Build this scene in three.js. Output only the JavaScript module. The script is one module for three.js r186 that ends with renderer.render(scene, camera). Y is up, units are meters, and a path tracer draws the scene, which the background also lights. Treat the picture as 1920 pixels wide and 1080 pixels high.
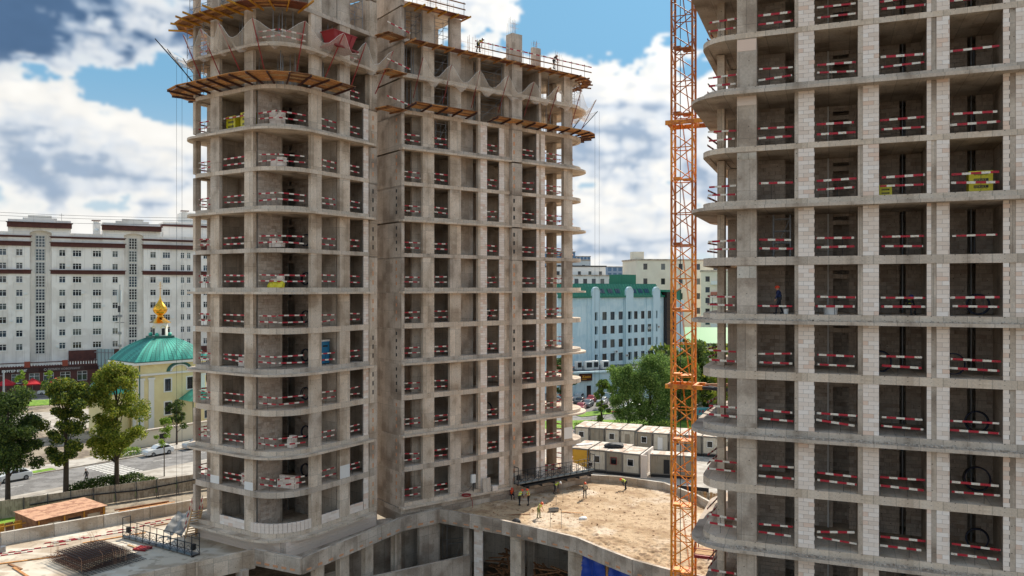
import * as THREE from 'three';
import { MarchingCubes } from 'three/addons/objects/MarchingCubes.js';

// ---------- seeded random and noise ----------
let seedState = 20240611;
function rnd() { seedState = (seedState + 0x6d2b79f5) | 0; let t = Math.imul(seedState ^ (seedState >>> 15), 1 | seedState); t = (t + Math.imul(t ^ (t >>> 7), 61 | t)) ^ t; return ((t ^ (t >>> 14)) >>> 0) / 4294967296; }
const rr = (a, b) => a + (b - a) * rnd();
const pick = (a) => a[Math.floor(rnd() * a.length)];
function hash2(x, y, s) { let h = Math.imul(x, 374761393) + Math.imul(y, 668265263) + Math.imul(s, 1442695041); h = Math.imul(h ^ (h >>> 13), 1274126177); h ^= h >>> 16; return (h >>> 0) / 4294967296; }
const mod = (a, n) => ((a % n) + n) % n;
function vnoise(x, y, p, s) { // value noise, period p (0 = none)
  const xi = Math.floor(x), yi = Math.floor(y); let fx = x - xi, fy = y - yi; fx = fx * fx * fx * (fx * (fx * 6 - 15) + 10); fy = fy * fy * fy * (fy * (fy * 6 - 15) + 10);
  const w = p ? (a) => mod(a, p) : (a) => a;
  const a = hash2(w(xi), w(yi), s), b = hash2(w(xi + 1), w(yi), s), c = hash2(w(xi), w(yi + 1), s), d = hash2(w(xi + 1), w(yi + 1), s);
  return a + (b - a) * fx + (c - a) * fy + (a - b - c + d) * fx * fy;
}
function fbm(x, y, oct, p, s) { let v = 0, a = 0.5, t = 0; for (let i = 0; i < oct; i++) { v += a * vnoise(x, y, p, s + i * 17); t += a; x *= 2; y *= 2; if (p) p *= 2; a *= 0.5; } return v / t; }
const clamp = (v, a = 0, b = 1) => Math.min(b, Math.max(a, v));
const sstep = (a, b, v) => { const t = clamp((v - a) / (b - a)); return t * t * (3 - 2 * t); };

// ---------- camera, sky, sun, exposure ----------
const CAM_Y = 26.5;
const scene = new THREE.Scene();
const camera = new THREE.PerspectiveCamera(40.1, 16 / 9, 0.5, 4000);
camera.position.set(0, CAM_Y, 0);
camera.lookAt(0, CAM_Y, -100);
const renderer = new THREE.WebGLRenderer({ antialias: true });
renderer.setSize(1024, 576);
renderer.toneMapping = THREE.LinearToneMapping;
renderer.toneMappingExposure = 1.6;
renderer.shadowMap.enabled = true;
const SKY = .66;
const SUN_AZ = 28 * Math.PI / 180, SUN_EL = 42 * Math.PI / 180;
const sunDir = new THREE.Vector3(Math.sin(SUN_AZ) * Math.cos(SUN_EL), Math.sin(SUN_EL), -Math.cos(SUN_AZ) * Math.cos(SUN_EL));
const sun = new THREE.DirectionalLight(new THREE.Color().setRGB(1.0, 0.93, 0.82), 3.9);
sun.position.copy(sunDir).multiplyScalar(300).add(new THREE.Vector3(0, 0, -90));
sun.target.position.set(0, 0, -90);
sun.castShadow = true;
sun.shadow.camera.left = -140; sun.shadow.camera.right = 140; sun.shadow.camera.top = 140; sun.shadow.camera.bottom = -140; sun.shadow.camera.far = 700;
sun.shadow.mapSize.set(4096, 4096);
scene.add(sun, sun.target);
{ // broken cumulus sky, computed over the whole sphere
  const W = 2048, H = 1024, data = new Float32Array(W * H * 4);
  // larger cloud masses and gaps: azimuth (degrees from the view axis), elevation, half widths, weight
  const masses = [[-31, 9.5, 13, 3.2, .3], [-20, 5.5, 8, 2.6, .22], [-17, 9.5, 5, 2.2, .2], [-38, 17.5, 22, 4, .5], [-20, 18.5, 8, 2.2, .2], [7, 15, 12, 5, .3], [4, 7, 10, 6, .22], [19, 12, 9, 6, .3], [12, 3, 30, 2, .22], [-26, 2, 10, 1.6, .2], [45, 14, 14, 9, .3], [-65, 12, 16, 8, .3]];
  const holes = [[-23.5, 12.2, 5, 1.6, .5], [-17, 13.5, 5, 1.5, .3], [-27, 13.6, 6, 1.1, .3], [-30, 5.2, 9, .9, .2], [8, 18.6, 6, 1.6, .5], [13.5, 14.6, 1.6, 2, .4], [17, 10.5, 1.8, 2.2, .25], [6.5, 5.2, 8, 1, .2], [-21, 2.6, 6, 1, .2]];
  const puff = (x, y, o, s) => { let v = 0, a = .5, t = 0; for (let i = 0; i < o; i++) { v += a * Math.abs(2 * vnoise(x, y, 0, s + i * 13) - 1); t += a; x = x * 2.03 + 3.1; y = y * 2.03 + 1.7; a *= .55; } return 1 - v / t; };
  const dens = (az, el) => {
    const X = az / 7.5, Y = el / 3.6;
    const w1 = fbm(X * 1.1 + 11, Y * 1.1 + 3, 3, 0, 5) - .5, w2 = fbm(X * 1.1 + 41, Y * 1.1 + 9, 3, 0, 6) - .5;
    let d = (fbm(X * .8 + w1 * .9 + 7, Y * .8 + w2 * .9 + 2, 4, 0, 9) - .5) * 1.1 + (puff(X * 1.9 + w1 * .5, Y * 1.9 + w2 * .5, 6, 77) - .62) * .74;
    for (const m of masses) { const a = (az - m[0]) / m[2], e = (el - m[1]) / m[3]; d += m[4] * Math.exp(-a * a - e * e); }
    for (const m of holes) { const a = (az - m[0]) / m[2], e = (el - m[1]) / m[3]; d -= m[4] * Math.exp(-a * a - e * e); }
    return d - .045;
  };
  const lin = (c) => c <= .04045 ? c / 12.92 : Math.pow((c + .055) / 1.055, 2.4);
  const C = (r, g, b) => [lin(r / 255) * SKY, lin(g / 255) * SKY, lin(b / 255) * SKY];
  const zen = C(84, 138, 188), midb = C(126, 178, 213), hor = C(210, 222, 227), white = C(246, 244, 239), pale = C(214, 221, 229), grey = C(146, 167, 192), dark = C(82, 110, 144), ground = C(120, 115, 105);
  const ramp = (t) => t < .4 ? mixc(white, pale, t / .4) : t < .75 ? mixc(pale, grey, (t - .4) / .35) : mixc(grey, dark, (t - .75) / .25);
  const mixc = (a, b, t) => [a[0] + (b[0] - a[0]) * t, a[1] + (b[1] - a[1]) * t, a[2] + (b[2] - a[2]) * t];
  for (let j = 0; j < H; j++) {
    const el = ((j + .5) / H - .5) * 180;
    for (let i = 0; i < W; i++) {
      const k = (j * W + i) * 4;
      let az = ((i + .5) / W * 360) - 90; if (az > 180) az -= 360;      // u = .25 looks along -z
      let c;
      if (el < -1.5) c = ground;
      else {
        const e = Math.max(el, 0), t1 = sstep(0, 15, e), t2 = sstep(12, 60, e);
        c = mixc(mixc(hor, midb, t1), zen, t2);
        let d = dens(az, e);
        if (Math.abs(az) > 140) { const t = (Math.abs(az) - 140) / 80; d = d * (1 - t) + dens(az > 0 ? az - 360 : az + 360, e) * t; }
        const a = sstep(0, .055, d) * .8 + sstep(.03, .16, d) * .2;
        const up = dens(az + .6, e + 1.3), lit = clamp(.5 + (d - up) * 2.6), thick = sstep(.1, .62, d);
        const heavy = sstep(-8, -17, az) * sstep(11.5, 14.5, e) * sstep(-95, -60, az);   // the heavy cloud bank
        const sh = clamp(thick * .62 + (1 - lit) * .76 * sstep(.0, .25, d) - .3 + heavy * (.35 + .6 * thick), 0, .7 + .3 * heavy);
        c = mixc(c, ramp(sh).map((v) => v * (.96 + .08 * vnoise(az * 1.4, e * 2.2, 0, 31))), a);
        // sun-facing clouds, mostly behind the view, brightened to fill the shaded facades
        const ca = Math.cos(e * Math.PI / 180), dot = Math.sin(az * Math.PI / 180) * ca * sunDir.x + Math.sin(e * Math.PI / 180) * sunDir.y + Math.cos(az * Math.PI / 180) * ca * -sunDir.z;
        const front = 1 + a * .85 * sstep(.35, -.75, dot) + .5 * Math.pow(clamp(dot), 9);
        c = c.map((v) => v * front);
      }
      data[k] = c[0]; data[k + 1] = c[1]; data[k + 2] = c[2]; data[k + 3] = 1;
    }
  }
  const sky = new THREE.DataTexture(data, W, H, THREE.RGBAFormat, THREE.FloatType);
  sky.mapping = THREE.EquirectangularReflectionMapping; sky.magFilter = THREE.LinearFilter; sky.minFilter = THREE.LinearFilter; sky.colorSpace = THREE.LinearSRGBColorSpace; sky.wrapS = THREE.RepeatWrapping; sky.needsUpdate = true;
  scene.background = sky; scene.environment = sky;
}

// ---------- textures and materials ----------
function makeTex(n, tile, fn, srgb = true) { // fn(u,v in 0..1) -> [r,g,b] 0..1
  const data = new Uint8Array(n * n * 4);
  for (let j = 0; j < n; j++) for (let i = 0; i < n; i++) { const c = fn(i / n, j / n), k = (j * n + i) * 4; data[k] = clamp(c[0]) * 255; data[k + 1] = clamp(c[1]) * 255; data[k + 2] = clamp(c[2]) * 255; data[k + 3] = 255; }
  const t = new THREE.DataTexture(data, n, n); t.wrapS = t.wrapT = THREE.RepeatWrapping; t.magFilter = THREE.LinearFilter; t.minFilter = THREE.LinearMipmapLinearFilter; t.generateMipmaps = true;
  if (srgb) t.colorSpace = THREE.SRGBColorSpace; t.repeat.set(1 / tile, 1 / tile); t.needsUpdate = true; return t;
}
function retile(t, tile) { const c = t.clone(); c.repeat.set(1 / tile, 1 / tile); c.needsUpdate = true; return c; }
const mix3 = (a, b, t) => [a[0] + (b[0] - a[0]) * t, a[1] + (b[1] - a[1]) * t, a[2] + (b[2] - a[2]) * t];
const RGB = (r, g, b) => [r / 255, g / 255, b / 255];
const concreteTex = (base, stain, pale, s) => makeTex(512, 6, (u, v) => {
  const n1 = fbm(u * 4, v * 4, 5, 4, s), n2 = fbm(u * 20, v * 5, 4, 0, s + 50) , n3 = fbm(u * 64, v * 64, 2, 64, s + 90);
  const st = vnoise(u * 48, v * 3, 48, s + 70);
  let c = mix3(base, stain, sstep(.48, .78, n1) * .7);
  c = mix3(c, pale, sstep(.52, .25, n1) * .55);
  c = mix3(c, stain, sstep(.6, .95, st) * .28 * sstep(.35, .7, vnoise(u * 8, v * 2, 8, s + 3)));
  const ju = Math.min(mod(u * 5, 1), 1 - mod(u * 5, 1)) / 5 * 6, jv = Math.min(mod(v * 2, 1), 1 - mod(v * 2, 1)) / 2 * 6, hu = mod(u * 5, 1) - .5, hv = mod(v * 4, 1) - .5;   // panel joints and tie holes
  const joint = (ju < .02 || jv < .022) ? .84 : 1, hole = Math.hypot(hu / 5 * 6, hv / 4 * 6) < .035 ? .6 : 1, tone = .94 + .12 * hash2(Math.floor(u * 5), Math.floor(v * 2), s + 5);
  const g = (.93 + .14 * n3) * joint * hole * tone; const pit = n3 > .83 ? .82 : 1;
  return [c[0] * g * pit, c[1] * g * pit, c[2] * g * pit];
});
const std = (o) => new THREE.MeshStandardMaterial({ roughness: .9, metalness: 0, ...o });
const col = (r, g, b) => new THREE.Color(r / 255, g / 255, b / 255).convertSRGBToLinear();
const texConc = concreteTex(RGB(202, 184, 164), RGB(158, 137, 116), RGB(220, 206, 190), 3);
const texConcGrey = concreteTex(RGB(184, 169, 153), RGB(138, 122, 107), RGB(206, 193, 179), 23);
const bumpNoise = makeTex(256, 1.6, (u, v) => { const n = fbm(u * 16, v * 16, 4, 16, 77); return [n, n, n]; }, false);
const M = {
  conc: std({ map: texConc, bumpMap: bumpNoise, bumpScale: .012 }),
  concGrey: std({ map: texConcGrey, bumpMap: bumpNoise, bumpScale: .012 }),
  concPale: std({ map: concreteTex(RGB(196, 186, 172), RGB(160, 142, 120), RGB(212, 206, 196), 63), bumpMap: bumpNoise, bumpScale: .01 }),
  mortar: std({ color: col(128, 122, 116) }),
  blocks: [[232, 216, 202], [237, 223, 211], [222, 204, 189], [226, 199, 180], [240, 229, 219]].map((c, i) => std({ color: col(...c), bumpMap: bumpNoise, bumpScale: .006 })),
  oldBlock: std({ map: concreteTex(RGB(184, 168, 154), RGB(152, 132, 116), RGB(200, 187, 175), 83), bumpMap: bumpNoise, bumpScale: .01 }),
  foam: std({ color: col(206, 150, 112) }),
  redRail: null, steelDark: std({ color: col(52, 54, 58), roughness: .55, metalness: .5 }), steel: std({ color: col(140, 142, 145), roughness: .45, metalness: .7 }),
  redPaint: std({ color: col(150, 34, 38), roughness: .55 }), redOxide: std({ color: col(126, 44, 40), roughness: .7 }),
  orange: std({ map: makeTex(256, 3, (u, v) => { const n = fbm(u * 8, v * 8, 4, 8, 211); return mix3(RGB(244, 152, 40), RGB(196, 104, 36), sstep(.5, .75, n)); }), roughness: .5 }),
  rust: std({ map: makeTex(256, 4, (u, v) => { const n = fbm(u * 6, v * 6, 5, 6, 311), m = fbm(u * 30, v * 30, 2, 30, 312); return mix3(mix3(RGB(196, 150, 118), RGB(162, 116, 90), sstep(.4, .65, n)), RGB(206, 164, 134), sstep(.6, .8, m) * .7); }) }),
  timber: null, timberYellow: null, black: std({ color: col(28, 28, 30), roughness: .7 }), rubber: std({ color: col(26, 26, 28), roughness: .8 }),
  white: std({ color: col(226, 224, 220), roughness: .6 }), blueTarp: std({ color: col(24, 62, 150), roughness: .45 }),
  glassDark: new THREE.MeshPhysicalMaterial({ color: col(44, 52, 60), roughness: .08, metalness: 0, specularIntensity: 1 }),
};
const woodTex = (a, b, s) => makeTex(256, 1.2, (u, v) => { const g = fbm(u * 3, v * 40, 4, 0, s), k = fbm(u * 8, v * 8, 3, 8, s + 5); return mix3(mix3(a, b, sstep(.35, .7, g)), b, sstep(.55, .8, k) * .6); });
M.timber = std({ map: woodTex(RGB(220, 164, 102), RGB(172, 116, 68), 401), roughness: .85 });
M.timberDark = std({ map: woodTex(RGB(156, 110, 72), RGB(112, 76, 50), 402), roughness: .9 });
M.timberPale = std({ map: woodTex(RGB(206, 172, 128), RGB(166, 128, 86), 403), roughness: .85 });
M.timberYellow = std({ map: woodTex(RGB(214, 158, 46), RGB(176, 118, 36), 404), roughness: .7 });
M.plyRed = std({ map: woodTex(RGB(140, 78, 52), RGB(100, 58, 42), 405), roughness: .6 });
M.redRail = std({ map: makeTex(256, .96, (u, v) => { const n = fbm(u * 20, v * 20, 3, 20, 501); const w = u < .46; return mix3(w ? RGB(222, 214, 200) : RGB(176, 24, 44), w ? RGB(196, 168, 140) : RGB(128, 30, 36), sstep(.55, .8, n)); }), roughness: .6 });

// ---------- geometry collector ----------
const V = (x, y, z) => new THREE.Vector3(x, y, z);
const _m = new THREE.Matrix4(), _q = new THREE.Quaternion(), _e = new THREE.Euler(), _v = new THREE.Vector3(), _n3 = new THREE.Matrix3();
class MB {
  constructor() { this.p = []; this.n = []; this.t = []; this.i = []; this.c = null; }
  get empty() { return !this.i.length; }
  box(cx, cy, cz, w, h, d, ry = 0, rx = 0, rz = 0) {
    const X = w / 2, Y = h / 2, Z = d / 2, uo = rnd() * 6, vo = rnd() * 6;
    const F = [[[X, -Y, Z], [X, -Y, -Z], [X, Y, -Z], [X, Y, Z], [1, 0, 0], d, h], [[-X, -Y, -Z], [-X, -Y, Z], [-X, Y, Z], [-X, Y, -Z], [-1, 0, 0], d, h], [[-X, Y, Z], [X, Y, Z], [X, Y, -Z], [-X, Y, -Z], [0, 1, 0], w, d], [[-X, -Y, -Z], [X, -Y, -Z], [X, -Y, Z], [-X, -Y, Z], [0, -1, 0], w, d], [[-X, -Y, Z], [X, -Y, Z], [X, Y, Z], [-X, Y, Z], [0, 0, 1], w, h], [[X, -Y, -Z], [-X, -Y, -Z], [-X, Y, -Z], [X, Y, -Z], [0, 0, -1], w, h]];
    _e.set(rx, ry, rz, 'YXZ'); _q.setFromEuler(_e); const rot = ry || rx || rz;
    for (const f of F) {
      const b = this.p.length / 3;
      for (let k = 0; k < 4; k++) { _v.set(...f[k]); if (rot) _v.applyQuaternion(_q); this.p.push(_v.x + cx, _v.y + cy, _v.z + cz); _v.set(...f[4]); if (rot) _v.applyQuaternion(_q); this.n.push(_v.x, _v.y, _v.z); }
      const tu = f[5], tv = f[6]; this.t.push(uo, vo, uo + tu, vo, uo + tu, vo + tv, uo, vo + tv);
      this.i.push(b, b + 1, b + 2, b, b + 2, b + 3);
    }
    return this;
  }
  bx(x0, x1, y0, y1, z0, z1) { return this.box((x0 + x1) / 2, (y0 + y1) / 2, (z0 + z1) / 2, Math.abs(x1 - x0), Math.abs(y1 - y0), Math.abs(z1 - z0)); }
  beam(a, b, w, h, up = V(0, 1, 0)) { // box from a to b; w across, h along up
    const dir = V().subVectors(b, a), L = dir.length(); dir.normalize(); let side = V().crossVectors(dir, up); if (side.lengthSq() < 1e-6) side = V(1, 0, 0); side.normalize(); const u2 = V().crossVectors(side, dir);
    _m.makeBasis(dir, u2, side); const t = new MB().box(0, 0, 0, L, h, w); const c = V().addVectors(a, b).multiplyScalar(.5); _m.setPosition(c); return this.append(t, _m);
  }
  tube(a, b, r, n = 6, r2 = r) {
    const dir = V().subVectors(b, a), L = dir.length(); dir.normalize(); let s = V().crossVectors(dir, Math.abs(dir.y) > .9 ? V(1, 0, 0) : V(0, 1, 0)).normalize(); const u = V().crossVectors(s, dir);
    const b0 = this.p.length / 3;
    for (let k = 0; k <= n; k++) { const A = k / n * Math.PI * 2, nx = s.x * Math.cos(A) + u.x * Math.sin(A), ny = s.y * Math.cos(A) + u.y * Math.sin(A), nz = s.z * Math.cos(A) + u.z * Math.sin(A);
      this.p.push(a.x + nx * r, a.y + ny * r, a.z + nz * r, b.x + nx * r2, b.y + ny * r2, b.z + nz * r2); this.n.push(nx, ny, nz, nx, ny, nz); this.t.push(k / n * r * 6, 0, k / n * r * 6, L); }
    for (let k = 0; k < n; k++) { const q = b0 + k * 2; this.i.push(q, q + 1, q + 2, q + 1, q + 3, q + 2); }
    if (r > .03) { for (const [P, R, sg, o] of [[a, r, -1, 0], [b, r2, 1, 1]]) { const c = this.p.length / 3; this.p.push(P.x, P.y, P.z); this.n.push(dir.x * sg, dir.y * sg, dir.z * sg); this.t.push(0, 0);
      for (let k = 0; k <= n; k++) { const q = (b0 + k * 2 + o) * 3; this.p.push(this.p[q], this.p[q + 1], this.p[q + 2]); this.n.push(dir.x * sg, dir.y * sg, dir.z * sg); this.t.push(Math.cos(k), Math.sin(k)); }
      for (let k = 0; k < n; k++) sg > 0 ? this.i.push(c, c + 2 + k, c + 1 + k) : this.i.push(c, c + 1 + k, c + 2 + k); } }
    return this;
  }
  path(pts, r, n = 6) { for (let k = 1; k < pts.length; k++) this.tube(pts[k - 1], pts[k], r, n); return this; }
  quad(a, b, c, d, uv = null) { const i0 = this.p.length / 3, nn = V().crossVectors(V().subVectors(b, a), V().subVectors(d, a)).normalize(); for (const q of [a, b, c, d]) { this.p.push(q.x, q.y, q.z); this.n.push(nn.x, nn.y, nn.z); }
    if (uv) this.t.push(...uv); else { const l = a.distanceTo(b), m = a.distanceTo(d); this.t.push(0, 0, l, 0, l, m, 0, m); } this.i.push(i0, i0 + 1, i0 + 2, i0, i0 + 2, i0 + 3); return this; }
  tri(a, b, c) { const i0 = this.p.length / 3, nn = V().crossVectors(V().subVectors(b, a), V().subVectors(c, a)).normalize(); for (const q of [a, b, c]) { this.p.push(q.x, q.y, q.z); this.n.push(nn.x, nn.y, nn.z); this.t.push(q.x, q.z); } this.i.push(i0, i0 + 1, i0 + 2); return this; }
  append(o, m4) { const b = this.p.length / 3, cnt = o.p.length / 3; _n3.getNormalMatrix(m4); for (let k = 0; k < cnt; k++) { _v.set(o.p[k * 3], o.p[k * 3 + 1], o.p[k * 3 + 2]).applyMatrix4(m4); this.p.push(_v.x, _v.y, _v.z); _v.set(o.n[k * 3], o.n[k * 3 + 1], o.n[k * 3 + 2]).applyMatrix3(_n3).normalize(); this.n.push(_v.x, _v.y, _v.z); this.t.push(o.t[k * 2], o.t[k * 2 + 1]); } for (const q of o.i) this.i.push(q + b); return this; }
  geo(g, m4 = new THREE.Matrix4()) { const o = { p: Array.from(g.attributes.position.array), n: Array.from(g.attributes.normal.array), t: g.attributes.uv ? Array.from(g.attributes.uv.array) : new Array(g.attributes.position.count * 2).fill(0), i: g.index ? Array.from(g.index.array) : [...Array(g.attributes.position.count).keys()] }; return this.append(o, m4); }
  build() { const g = new THREE.BufferGeometry(); g.setAttribute('position', new THREE.Float32BufferAttribute(this.p, 3)); g.setAttribute('normal', new THREE.Float32BufferAttribute(this.n, 3)); g.setAttribute('uv', new THREE.Float32BufferAttribute(this.t, 2)); g.setIndex(this.i); return g; }
}
// ---------- naming ----------
const taken = {}, labels = {};
function numbered(n) { const k = taken[n] = (taken[n] || 0) + 1; return k === 1 ? n : n + '_' + String(k - 1).padStart(3, '0'); }
function describe(o, label, category, group) { if (labels[label] && !group) console.log('same label: ' + label); labels[label] = 1; o.userData.label = label; o.userData.category = category; if (group) o.userData.group = group; return o; }
function thing(name, label, category, x, y, z, ry = 0, group) { const o = new THREE.Group(); o.name = numbered(name); o.position.set(x, y, z); o.rotation.y = ry; scene.add(o); return describe(o, label, category, group); }
function put(parent, name, geo, mat, x = 0, y = 0, z = 0, ry = 0) { const m = new THREE.Mesh(geo instanceof MB ? geo.build() : geo, mat); m.name = parent === scene ? numbered(name) : name; m.position.set(x, y, z); m.rotation.y = ry; m.castShadow = m.receiveShadow = true; parent.add(m); return m; }
function solo(name, label, category, geo, mat, x, y, z, ry = 0, group) { return describe(put(scene, name, geo, mat, x, y, z, ry), label, category, group); }
function structure(name, geo, mat, x = 0, y = 0, z = 0, ry = 0) { const m = put(scene, name, geo, mat, x, y, z, ry); m.userData.kind = 'structure'; return m; }
const ord = ['ground', 'first', 'second', 'third', 'fourth', 'fifth', 'sixth', 'seventh', 'eighth', 'ninth', 'tenth', 'eleventh', 'twelfth', 'thirteenth', 'fourteenth', 'fifteenth'];
// plan frames: origin (X, depth D), x axis along the direction angle th; d goes inwards
const frame = (X, D, th) => ({ X, D, th, at: (x, d) => [X + x * Math.cos(th) - d * Math.sin(th), -(D + x * Math.sin(th) + d * Math.cos(th))] });
const FR = frame(14.38, 48.7, -0.3831), F1 = frame(-19.47, 66.03, -0.5671), F1R = frame(-19.47, 66.03, 1.0037), F2 = frame(-10.75, 76.85, 0.6486);
function extrude(pts, h, y0 = 0) { // plan points [x, z] -> prism of height h
  const s = new THREE.Shape(pts.map(([x, z]) => new THREE.Vector2(x, -z))); const g = new THREE.ExtrudeGeometry(s, { depth: h, bevelEnabled: false, curveSegments: 1 }); g.rotateX(-Math.PI / 2); g.translate(0, y0, 0); return g;
}
function extrudeRing(pts, inner, h, y0 = 0) { const s = new THREE.Shape(pts.map(([x, z]) => new THREE.Vector2(x, -z))); s.holes.push(new THREE.Path(inner.map(([x, z]) => new THREE.Vector2(x, -z)))); const g = new THREE.ExtrudeGeometry(s, { depth: h, bevelEnabled: false }); g.rotateX(-Math.PI / 2); g.translate(0, y0, 0); return g; }
function roundRect(x0, x1, z0, z1, rad) { // rad = [x0z0, x1z0, x1z1, x0z1]
  const P = [], arc = (cx, cz, r, a0) => { if (r <= .01) { P.push([cx, cz]); return; } const n = Math.max(4, Math.round(r * 4)); for (let k = 0; k <= n; k++) { const a = a0 + k / n * Math.PI / 2; P.push([cx + r * Math.cos(a), cz + r * Math.sin(a)]); } };
  arc(x0 + rad[0], z0 + rad[0], rad[0], Math.PI); arc(x1 - rad[1], z0 + rad[1], rad[1], Math.PI * 1.5); arc(x1 - rad[2], z1 - rad[2], rad[2], 0); arc(x0 + rad[3], z1 - rad[3], rad[3], Math.PI / 2);
  return P;
}
// blockwork filling a rectangle of a wall in the local xy plane (face towards +z at z), pieces in running bond
function blockRect(list, x0, x1, y0, y1, z, t = .2, L = .6, H = .25, gap = .012) {
  const rows = Math.max(1, Math.round((y1 - y0) / H)), h = (y1 - y0) / rows;
  for (let r = 0; r < rows; r++) { let x = x0 - (r % 2 ? L * .5 : 0) - .01; while (x < x1 - .02) { const a = Math.max(x, x0), b = Math.min(x + L, x1); if (b - a > .05) list.push([a + gap / 2, b - gap / 2, y0 + r * h + gap / 2, y0 + (r + 1) * h - gap / 2, z, t]); x += L; } }
  return list;
}
// ---------- striped guard rails ----------
const railPostGeo = new MB().tube(V(0, 0, 0), V(0, 1.15, 0), .014, 5).build();
function railSpan(parent, a, b, slope = true) { // two boards from a to b (local, on the floor)
  for (const h of [.52, 1.06]) {
    if (slope && rnd() < .04) continue;
    const wild = slope && rnd() < .1 ? 3 : 1, da = rr(-.05, .05) * wild, db = rr(-.05, .05) * wild, e0 = rr(0, .06), e1 = rr(0, .09), dir = V().subVectors(b, a);
    const p = a.clone().addScaledVector(dir, e0), q = a.clone().addScaledVector(dir, 1 - e1); p.y += h + da + .02; q.y += h + db;
    put(parent, 'rail', new MB().beam(p, q, .03, rr(.105, .135)), M.redRail);
  }
  const L = a.distanceTo(b), c = a.clone().lerp(b, rr(.3, .7)); if (L > 1.2) put(parent, 'post', railPostGeo, M.steelDark, c.x, c.y, c.z - .03);
}
function guardRail(F, x0, x1, d, y, label, group) { const [X, Z] = F.at(x0, d); const g = thing('guard_rail', label, 'guard rail', X, y, Z, F.th, group); railSpan(g, V(.03, 0, 0), V(x1 - x0 - .03, 0, 0)); return g; }
// ---------- blockwork helpers ----------
const backer = (mb, x0, x1, y0, y1, z, t) => mb.bx(x0 + .01, x1 - .01, y0 + .005, y1 - .005, z - t, z - .035);
let singleBlocks = 0;
function blockPier(parent, x0, x1, y0, y1, z, single, xf = [0, 0, 0, 0]) {
  const mb = new MB(); backer(mb, x0, x1, y0, y1, z, .2); const pier = put(parent, 'block_pier', mb, M.mortar, ...xf);
  const list = blockRect([], x0, x1, y0, y1, z, .1), sets = M.blocks.map(() => new MB());
  for (const b of list) { const k = rnd() < .1 ? 3 : rnd() < .12 ? 2 : rnd() < .5 ? 0 : rnd() < .7 ? 1 : 4, dz = rr(-.006, .008);
    if (single && singleBlocks < 300) { put(pier, 'block', new MB().bx(b[0], b[1], b[2], b[3], z - .1, z + dz), M.blocks[k]); singleBlocks++; }
    else sets[k].bx(b[0], b[1], b[2], b[3], z - .1, z + dz); }
  sets.forEach((s, k) => { if (!s.empty) put(pier, 'blockwork', s, M.blocks[k]).userData.kind = 'stuff'; });
  return pier;
}
function blockWall(parent, x0, x1, y0, y1, xf, t = .2) { // interior wall of old blocks facing +z of its own frame
  const mb = new MB(); backer(mb, x0, x1, y0, y1, 0, t); const w = put(parent, 'partition_wall', mb, M.mortar, ...xf);
  const s = new MB(); for (const b of blockRect([], x0, x1, y0, y1, 0, .1)) s.bx(b[0], b[1], b[2], b[3], -.1, rr(-.008, .006));
  put(w, 'blockwork', s, M.oldBlock).userData.kind = 'stuff'; return w;
}
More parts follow.
